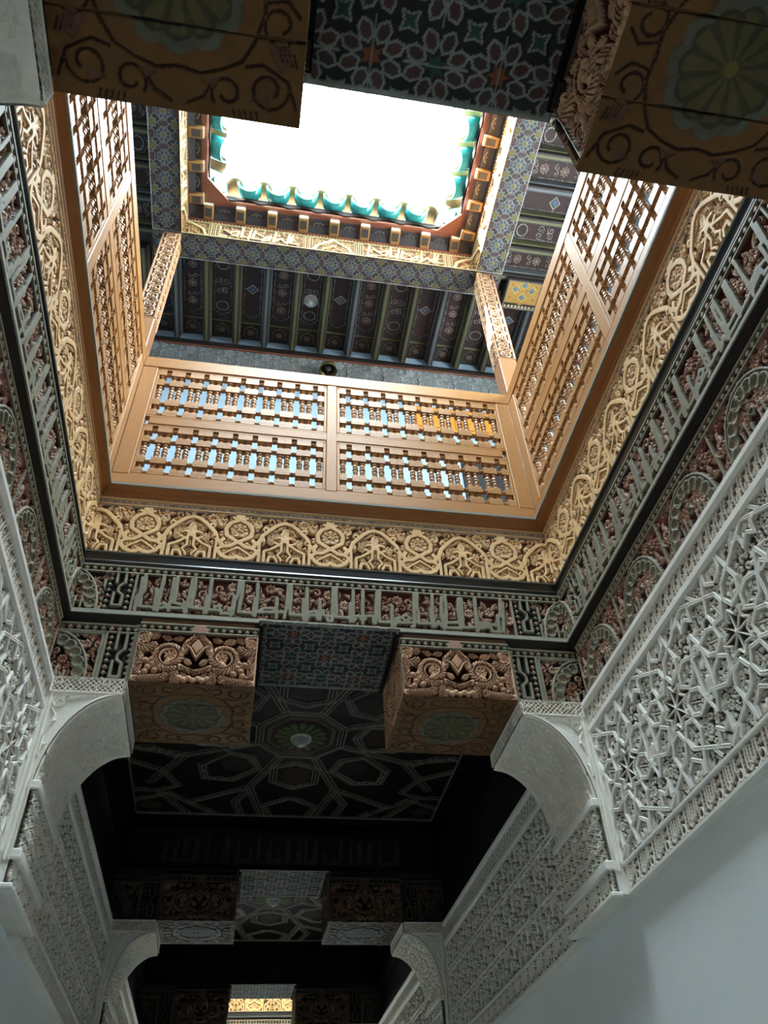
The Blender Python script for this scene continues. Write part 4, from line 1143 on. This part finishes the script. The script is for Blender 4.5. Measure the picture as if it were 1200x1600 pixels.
# ================================================================ balustrades of the gallery
def spindle_mesh():
    """one turned upright of unit height: blocks, necks and a long turned middle"""
    v, f = [], []
    def add(d):
        o = len(v); v.extend(d[0]); f.extend([tuple(i+o for i in q) for q in d[1]])
    def blk(t0, t1, a=.0228):
        c = .004
        vv = [(x, y, z) for y in (t0, t1) for x, z in ((-a, -a), (a, -a), (a, a), (-a, a))]
        add((vv, [(0, 1, 2, 3), (4, 7, 6, 5), (0, 4, 5, 1), (1, 5, 6, 2), (2, 6, 7, 3), (3, 7, 4, 0)]))
    for a, b in ((0, .115), (.225, .345), (.655, .775), (.885, 1.0)): blk(a, b)
    for a, b in ((.115, .225), (.775, .885)):
        L = b-a
        add(lathe_data([(.012, a), (.018, a+L*.12), (.018, a+L*.25), (.011, a+L*.35), (.016, a+L*.5), (.011, a+L*.65), (.018, a+L*.75), (.018, a+L*.88), (.012, b)], 8))
    a, b = .345, .655; L = b-a
    add(lathe_data([(.012, a), (.019, a+L*.05), (.019, a+L*.12), (.012, a+L*.16), (.015, a+L*.2), (.0185, a+L*.32), (.015, a+L*.40), (.012, a+L*.43), (.020, a+L*.46), (.020, a+L*.54),
                    (.012, a+L*.57), (.015, a+L*.6), (.0185, a+L*.68), (.015, a+L*.8), (.012, a+L*.84), (.019, a+L*.88), (.019, a+L*.95), (.012, b)], 8))
    me = pymesh('spindle', v, f, M_TURN); return me
def dowel_mesh():
    L = .0525
    pr = [(.010, -L/2), (.0165, -L/2+.004), (.0165, -L/2+.009), (.011, -L/2+.012), (.0175, -.009), (.0175, -.004), (.012, 0), (.0175, .004), (.0175, .009), (.011, L/2-.012), (.0165, L/2-.009), (.0165, L/2-.004), (.010, L/2)]
    v, f = lathe_data(pr, 8, axis='x'); return pymesh('dowel', v, f, M_TURN)
SPI, DOW = spindle_mesh(), dowel_mesh()
def balustrade(s, label):
    F = FW[s] @ T(0, 0, -.03); o = F.translation
    t = thing('balustrade', label, 'balustrade', (o.x, o.y, 3.455), 'gallery balustrades')
    n0, n1 = -.066, 0.0
    E = 1.332
    box('bottom_rail', -E, E, 3.455, 3.555, n0, n1, M_WOOD, t, .004, F)
    box('top_rail', -E, E, 4.665, 4.785, n0, n1, M_WOOD, t, .006, F)
    box('middle_rail', -1.20, 1.20, 4.047, 4.123, n0, n1-.004, M_WOOD, t, .005, F)
    for u in (-1.28, 0, 1.28):
        wd = .052 if u else .036
        box('stile', u-wd, u+wd, 3.555, 4.665, n0, n1-.002, M_WOODV, t, .005, F)
    ph = 1.168/9
    for u0, u1 in ((-1.228, -.036), (.036, 1.228)):
        for z0, z1 in ((3.555, 4.047), (4.123, 4.665)):
            m = .019
            for a, b, c, d in ((u0, u1, z0, z0+m), (u0, u1, z1-m, z1)): box('panel_moulding', a, b, c, d, -.05, -.008, M_WOOD, t, .003, F)
            for a, b in ((u0, u0+m), (u1-m, u1)): box('panel_moulding', a, b, z0+m, z1-m, -.05, -.008, M_WOODV, t, .003, F)
            a, b, c, d = u0+m, u1-m, z0+m, z1-m; hgt = d-c
            pitch = (b-a)/9
            for g in range(10):
                us = [a+g*pitch-.0232, a+g*pitch+.0232]
                for k, u in enumerate(us):
                    if (g == 0 and k == 0) or (g == 9 and k == 1): continue
                    ob('spindle', SPI, F @ T(u, c, -.03) @ Matrix.Diagonal((1, hgt, 1, 1)), t)
            sx = (pitch-.092)/.0525
            for g in range(9):
                u = a+(g+.5)*pitch
                for fz in (.055, .285, .715, .945):
                    ob('dowel', DOW, F @ T(u, c+fz*hgt, -.03) @ Matrix.Diagonal((sx, 1, 1, 1)), t)
balustrade('back', 'honey cedar lattice balustrade facing the viewer across the far side of the gallery')
balustrade('left', 'honey cedar lattice balustrade receding along the left side of the gallery')
balustrade('right', 'honey cedar lattice balustrade receding along the right side of the gallery')
def plain_front():
    F = FW['front'] @ T(0, 0, -.03); o = F.translation
    t = thing('balustrade', 'honey cedar balustrade hidden above the near lintel', 'balustrade', (o.x, o.y, 3.455), 'gallery balustrades')
    box('bottom_rail', -1.33, 1.33, 3.455, 3.565, -.066, 0, M_WOOD, t, .004, F); box('top_rail', -1.33, 1.33, 4.65, 4.785, -.066, 0, M_WOOD, t, .004, F)
    for u in (-1.28, -.64, 0, .64, 1.28): box('stile', u-.05, u+.05, 3.565, 4.65, -.066, 0, M_WOODV, t, .004, F)
plain_front()

# ================================================================ columns
VINE = make_column()
for q, d in ((-1, 'left'), (1, 'right')):
    x0, x1 = (1.364, 1.512); y0, y1 = YC+1.366, YC+1.514
    c = thing('cedar_column', 'square cedar post carved with a vine scroll at the far '+d+' corner of the gallery', 'column', (q*(x0+x1)/2, (y0+y1)/2, 3.42), 'corner posts')
    box('shaft', q*(x0+.006), q*(x1-.006), y0+.006, y1-.006, 3.42, 6.77, M_COLP, c)
    box('plain_base', q*x0, q*x1, y0, y1, 3.42, 5.345, M_COLP, c, .006)
    xm = q*(x0+x1)/2; ym = (y0+y1)/2
    def up(u, n, o):
        m = Matrix((Vector(u), Vector((0, 0, 1)), Vector(n))).transposed().to_4x4(); m.translation = Vector(o); return m
    ob('vine_carving', VINE, up((1, 0, 0), (0, -1, 0), (xm, y0+.006, 5.345)), c)
    ob('vine_carving', VINE, up((0, -1, 0) if q > 0 else (0, 1, 0), (-q, 0, 0), (q*(x0+.006), ym, 5.345)), c)
    for sx in (x0+.004, x1-.004): box('edge_bead', q*(sx-.006), q*(sx+.006), y0-.003, y0+.009, 5.345, 6.745, M_COLP, c)

# ================================================================ painted beams and lettered fascia under the roof
FAS = make_fascia(); SBM = make_star_beam()
for s in SIDES:
    F = FW[s]; o = F.translation
    t = thing('painted_beam', 'beam with star painted underside and lettered ochre face '+{'back': 'beyond the roof opening', 'left': 'left of the roof opening', 'right': 'right of the roof opening', 'front': 'nearest the viewer'}[s], 'beam', (o.x, o.y, 6.77), 'painted beams')
    prism('beam', [(-.318, 6.785), (-.07, 6.785), (-.07, 7.02), (-.318, 7.02)], M_GBEAM, F, t)
    k = 15
    e = 2*1.365/k
    for i in range(k):
        m = F @ T(-1.365+(i+.5)*e, 6.785, -.19) @ Matrix(((1, 0, 0, 0), (0, 0, -1, 0), (0, 1, 0, 0), (0, 0, 0, 1)))
        ob('painted_star_panel', SBM, m @ Matrix.Diagonal((e/.182, 1, 1, 1)), t)
    for q in (-1, 1):       # corner squares of the frame
        if s in ('back', 'front'):
            m = F @ T(q*(1.365+.125), 6.785, -.19) @ Matrix(((1, 0, 0, 0), (0, 0, -1, 0), (0, 1, 0, 0), (0, 0, 0, 1)))
            ob('painted_star_panel', SBM, m @ Matrix.Diagonal((.25/.182, 1, 1, 1)), t)
    lean = Matrix.Rotation(math.atan(.034/.24), 4, 'X')
    for me, oo in FAS: ob('inscription_board', me, F @ T(0, 6.757, -.066) @ lean @ T(oo[0], 0, -.008), t)
    prism('picture_rail', [(-.08, 6.995), (-.036, 6.995), (-.026, 7.0), (-.026, 7.012), (-.04, 7.02), (-.08, 7.02)], M_REDW, F, t)

# ================================================================ bracketed cornice under the eaves
def modillion_mesh():
    me = boxmesh('modillion', .088, .074, .135, M_YEL, .008)
    at = me.color_attributes.new('Col', 'FLOAT_COLOR', 'POINT'); rgba = np.ones((len(me.vertices), 4), np.float32); rgba[:, :3] = lin((146, 106, 58))
    at.data.foreach_set('color', rgba.ravel()); return me
MOD = modillion_mesh()
M_MOD = mat('modillion_dark_paint', (62, 58, 60), rough=0.6); M_MODW = mat('modillion_pale_paint', (214, 206, 190), rough=0.6)
M_NAVY = mat('cornice_dark_panel', (58, 54, 58), rough=0.6, var=.2); M_FLOURISH = mat('pale_flourish_paint', (136, 132, 128), rough=.6)
def arch_mesh():
    R = Relief(-.085, .085, -.055, .055, .006, (58, 54, 58))
    R.stroke([(-.05, -.03), (-.04, .015), (0, .038), (.04, .015), (.05, -.03)], .009, .004, (128, 124, 122)); R.stroke([(-.03, -.04), (0, -.01), (.03, -.04)], .008, .004, (118, 104, 84))
    R.disc((0, .005), .012, .004, (120, 112, 96)); return R.mesh('flourish_panel', M_DARKP)
FLO = arch_mesh()
DOWN = Matrix(((1, 0, 0, 0), (0, 0, -1, 0), (0, 1, 0, 0), (0, 0, 0, 1)))
for s in SIDES:
    F = FW[s]; o = F.translation
    t = thing('eaves_cornice', 'bracketed cornice of ochre blocks and dark panels '+{'back': 'beyond the roof opening', 'left': 'on the left of the roof opening', 'right': 'on the right of the roof opening', 'front': 'on the near side of the roof opening'}[s], 'cornice', (o.x, o.y, 7.02), 'cornices')
    prism('dark_board', [(-.08, 7.02), (-.045, 7.02), (.115, 7.092), (.115, 7.12), (-.08, 7.12)], M_NAVY, F, t)
    sl = math.atan2(.072, .16)
    for i in range(-4, 5):
        u = i*.288
        b = ob('modillion', MOD, F @ T(u, 7.043, .036) @ Matrix.Rotation(-.1, 4, 'X'), t)
        box('block_paint', -.03, .03, -.002, .004, -.03, .045, M_MOD, b, fr=F @ T(u, 7.043-.039, .036) @ Matrix.Rotation(-.1, 4, 'X'))
        box('block_tip', -.04, .04, -.03, .03, -.002, .004, M_MODW, b, fr=F @ T(u, 7.043, .036) @ Matrix.Rotation(-.1, 4, 'X') @ T(0, 0, .0675))
        if i < 4:
            ob('flourish_panel', FLO, F @ T(u+.144, 7.020+.072*.5-.003, .035) @ Matrix.Rotation(sl-PI/2+PI, 4, 'X') @ Matrix.Rotation(PI, 4, 'Y') @ Matrix.Rotation(0, 4, 'X'), t)
    prism('eaves_board', [(.06, 7.078), (.125, 7.078), (.135, 7.083), (.138, 7.098), (.130, 7.112), (.06, 7.112)], M_REDW, F, t)
    # corner gusset that cuts the opening to an octagon
    v = [(1.30-.13, 7.078, .13), (1.30-.13-.20, 7.078, .13), (1.30-.13, 7.078, .33), (1.17, 7.112, .13), (.97, 7.112, .13), (1.17, 7.112, .33)]
    me = CACHE.get('gus') or pymesh('corner_gusset', v, [(0, 2, 1), (3, 4, 5), (0, 1, 4, 3), (1, 2, 5, 4), (2, 0, 3, 5)], M_REDW); CACHE['gus'] = me
    ob('corner_gusset', me, F, t)

# ================================================================ glazed tile eaves
def tile_mesh(r, L, up, th=.016, arc=PI*.92, seg=12, taper=.0):
    """half-pipe tile; up = True: humped cover, False: trough. local z = towards the opening"""
    v, f = [], []
    for k, z in ((0, 0), (1, L)):
        for rr in (r, r-th):
            for i in range(seg+1):
                a = -arc/2+arc*i/seg
                x = rr*math.sin(a); y = rr*math.cos(a)-r*.6
                v.append((x, y if up else -y, z))
    n = seg+1
    for i in range(seg):
        f.append((i, i+1, 2*n+i+1, 2*n+i)); f.append((n+i+1, n+i, 3*n+i, 3*n+i+1)); f.append((2*n+i, 2*n+i+1, 3*n+i+1, 3*n+i)); f.append((i+1, i, n+i, n+i+1))
    f.append((0, 2*n, 3*n, n)); f.append((seg, n+seg, 3*n+seg, 2*n+seg))
    me = pymesh('tile', v, f, [M_TEAL, M_TEDGE, M_TUNDER], True)
    mi = []
    for i in range(seg): mi += ([0, 2, 1, 1] if up else [0, 0, 1, 1])
    mi += [1, 1]; me.polygons.foreach_set('material_index', mi)
    me.polygons.foreach_set('use_smooth', np.ones(len(me.polygons), dtype=bool)); return me
TR = tile_mesh(.108, .31, False, .015); CV = tile_mesh(.082, .31, True, .015)
def scallop_mesh():
    v, f = [], []; n = 84; H = 1.09
    for i in range(n+1):
        u = -H+2*H*i/n; z0 = 7.118+.022*math.cos(2*PI*(u+.04)/.262)
        for n0 in (.13, .150): v += [(u, z0-.010, n0), (u, 7.165, n0)]
    for i in range(n):
        a, b = 4*i, 4*i+4; f += [(a, b, b+1, a+1), (a+2, a+3, b+3, b+2), (a, a+2, b+2, b)]
    return pymesh('scalloped_board', v, f, M_DBEAM)
SCAL = scallop_mesh()
def sawn_board(): return None
for s in SIDES:
    F = FW[s]; o = F.translation
    t = thing('tiled_eave', 'teal glazed roof tiles hanging over the '+{'back': 'far', 'left': 'left', 'right': 'right', 'front': 'near'}[s]+' edge of the sky opening', 'roof tiles', (o.x, o.y, 7.12), 'tiled eaves')
    ob('scalloped_board', SCAL, F, t)
    tilt = Matrix.Rotation(.52, 4, 'X')
    for i in range(-4, 5):
        u = i*.262-.02
        if abs(u) < 1.0: ob('trough_tile', TR, F @ T(u, 7.315, -.015) @ tilt, t)
    for i in range(-4, 4):
        u = i*.262+.131-.02
        if abs(u) < 1.04: ob('cover_tile', CV, F @ T(u, 7.405, .0) @ tilt, t)
    # diagonal pair that turns the corner
    m = F @ T(1.13, 7.30, .17) @ Matrix.Rotation(-PI/4, 4, 'Y') @ T(0, 0, -.16) @ tilt
    ob('corner_trough_tile', TR, m @ Matrix.Diagonal((.8, .8, .9, 1)), t)
    box('eaves_lath', -1.12, 1.12, 7.11, 7.13, .02, .13, M_DBEAM, t, fr=F)

# roof, gallery walls, gallery ceiling
roof = struct('ceiling_roof', (0, YC, 7.2), 'flat roof around the sky opening')
for s in SIDES: prism('roof_slab', [(-1.6, 7.13), (-.03, 7.13), (-.03, 7.2), (-.03, 7.42), (-1.6, 7.42)], M_ROOF, FW[s], roof)
GW = 1.3+1.26
FG = {s: frame(s, 0, YC, GW) for s in SIDES}
GFR = make_gfrieze()
for s in SIDES:
    F = FG[s]
    w_ = struct('wall_gallery_'+s, tuple(F @ Vector((0, 3.42, 0))), 'pale blue white plaster wall of the upper gallery, '+s+' side')
    box('plaster', -GW-.12, GW+.12, 3.30, 7.2, -.14, 0, M_GALW, w_, fr=F)
    box('cornice_moulding', -GW, GW, 6.80, 6.86, 0, .03, M_DBEAM, w_, .006, F)
    box('cornice_moulding', -GW, GW, 6.775, 6.80, 0, .018, M_REDW, w_, .004, F)
    if s == 'back':
        for i in range(-6, 7):
            ob('lattice_star_unit', GFR, F @ T(i*.37+.01, 6.355, .002), w_)
gc = struct('ceiling_gallery', (0, YC, 6.9), 'dark beamed ceiling of the upper gallery with painted panels')
GP = [make_gpanel(k) for k in range(3)]
M_GP = M_DBEAM
box('boarding', -GW, GW, YC+1.62, YC+GW, 7.0, 7.12, M_GBEAM, gc); box('boarding', -GW, GW, YC-GW, YC-1.62, 7.0, 7.12, M_GBEAM, gc)
for q in (-1, 1): box('boarding', q*1.62, q*GW, YC-1.62, YC+1.62, 7.0, 7.12, M_GBEAM, gc)
rng = random.Random(2)
for s in ('back', 'left', 'right'):
    F = FG[s]; kk = 8 if s == 'back' else 5
    n0, n1 = 0.02, GW-1.3-.318
    for i in range(-kk, kk+1):
        u = i*.288
        b = box('ceiling_beam', u-.03, u+.03, 6.87, 7.0, n0, n1, M_GBEAM, gc, .004, F)
        st = M_GSTR if (i*7 % 3) != 1 else M_GSTB
        box('painted_stripe', u-.012, u+.012, 6.866, 6.872, n0, n1, st, b, fr=F)
        for q in (-1, 1): box('edge_stripe', u+q*.036-.006, u+q*.036+.006, 6.93, 7.0, n0, n1, st, b, fr=F)
        if i < kk:
            m = F @ T(u+.144, 7.0, n0) @ Matrix(((1, 0, 0, 0), (0, 0, -1, 0), (0, 1, 0, 0), (0, 0, 0, 1)))
            ob('painted_panel', GP[(i+20) % 3], m @ Matrix.Diagonal((1, (n1-n0)/1.10, 1, 1)), gc)
# painted ochre block in the far right corner of the gallery ceiling
t = thing('ochre_block', 'ochre painted block with blue diamonds in the far right corner of the gallery ceiling', 'painted block', (1.88, 3.62, 6.80))
box('block_body', 1.70, 2.06, 3.46, 3.78, 6.815, 7.0, M_GBEAM, t)
ob('ochre_star_panel', make_ochre(), soffit(1.88, 3.62, 6.815) @ Matrix.Rotation(PI, 4, 'Z'), t)
box('white_edge', 2.065, 2.085, 3.46, 3.78, 6.78, 6.86, M_LAMP, t)
# doorway and wooden shutter on the gallery wall behind the lattice
d = struct('door_1', (1.3, YC+GW, 3.42), 'orange wooden door head on the gallery wall behind the balustrade')
F = FG['back']
box('door_head', .90, 1.72, 5.75, 6.12, 0, .05, M_DOORW, d, .006, F)
box('doorway_shade', 1.33, 1.72, 3.42, 5.50, 0, .02, M_DOORD, d, .004, F)  # near-black sheet; the open doorway's darkness is put into its colour
for u in (1.28, 1.74): box('door_jamb', u-.03, u+.03, 3.42, 5.75, 0, .045, M_GALW, d, .004, F)
box('door_panel', .94, 1.26, 5.80, 6.07, .05, .06, M_DOORW, d, .004, F); box('door_panel', 1.32, 1.68, 5.80, 6.07, .05, .06, M_DOORW, d, .004, F)

# ================================================================ lamps
def ring_lamp(label, x, y, z, sc=1.0):
    t = thing('ceiling_lamp', label, 'lamp', (x, y, z-.09*sc))
    def part(nm, pr, m):
        v, f = lathe_data([(max(r, .0005)*sc, t_*sc*.62) for r, t_ in pr], 24, axis='z')
        ob(nm, pymesh(nm, v, f, m, True), T(x, y, z), t)
    part('base', [(.0, 0), (.075, 0), (.075, -.018), (.066, -.024), (.0, -.024)], M_LAMP)
    for i, r in enumerate((.068, .058, .047, .036)):
        z0 = -.022-.018*i
        part('ring', [(r-.012, z0), (r, z0-.003), (r, z0-.011), (r-.012, z0-.014)], M_LAMP)
        part('gap_ring', [(r-.006, z0-.010), (r-.008, z0-.019)], M_LGREY)
    part('bulb', [(.024, -.085), (.022, -.097), (.012, -.105), (0, -.107)], M_LAMP)
ring_lamp('white ringed ceiling lamp in the middle of the rosette over the dark room', 0, 5.34, 2.93, 1.05)
ring_lamp('small white ringed ceiling lamp seen through the far lintel opening', 0, 8.735, 2.93, 1.05)
ring_lamp('round white ceiling lamp between the beams of the upper gallery', -.144, 4.06, 7.0, .95)
t = thing('wall_lamp', 'small brass dome lamp on the gallery wall above the balustrade rail', 'lamp', (.08, YC+GW-.06, 6.45))
v, f = lathe_data([(.0005, .12), (.045, .105), (.078, .06), (.09, 0), (.086, 0), (.07, .055), (.0005, .1)], 20, axis='z'); ob('dome', pymesh('dome', v, f, M_BRASS, True), T(.08, YC+GW-.1, 6.46), t)
v, f = lathe_data([(.012, 0), (.012, .1)], 10); ob('arm', pymesh('arm', v, f, M_BRASS, True), T(.08, YC+GW-.1, 6.50), t)
v, f = lathe_data([(.0005, 0), (.03, .01), (.035, .04), (.02, .07), (.0005, .075)], 14, axis='z'); ob('bulb', pymesh('bulb', v, f, M_LGREY, True), T(.08, YC+GW-.1, 6.475), t)
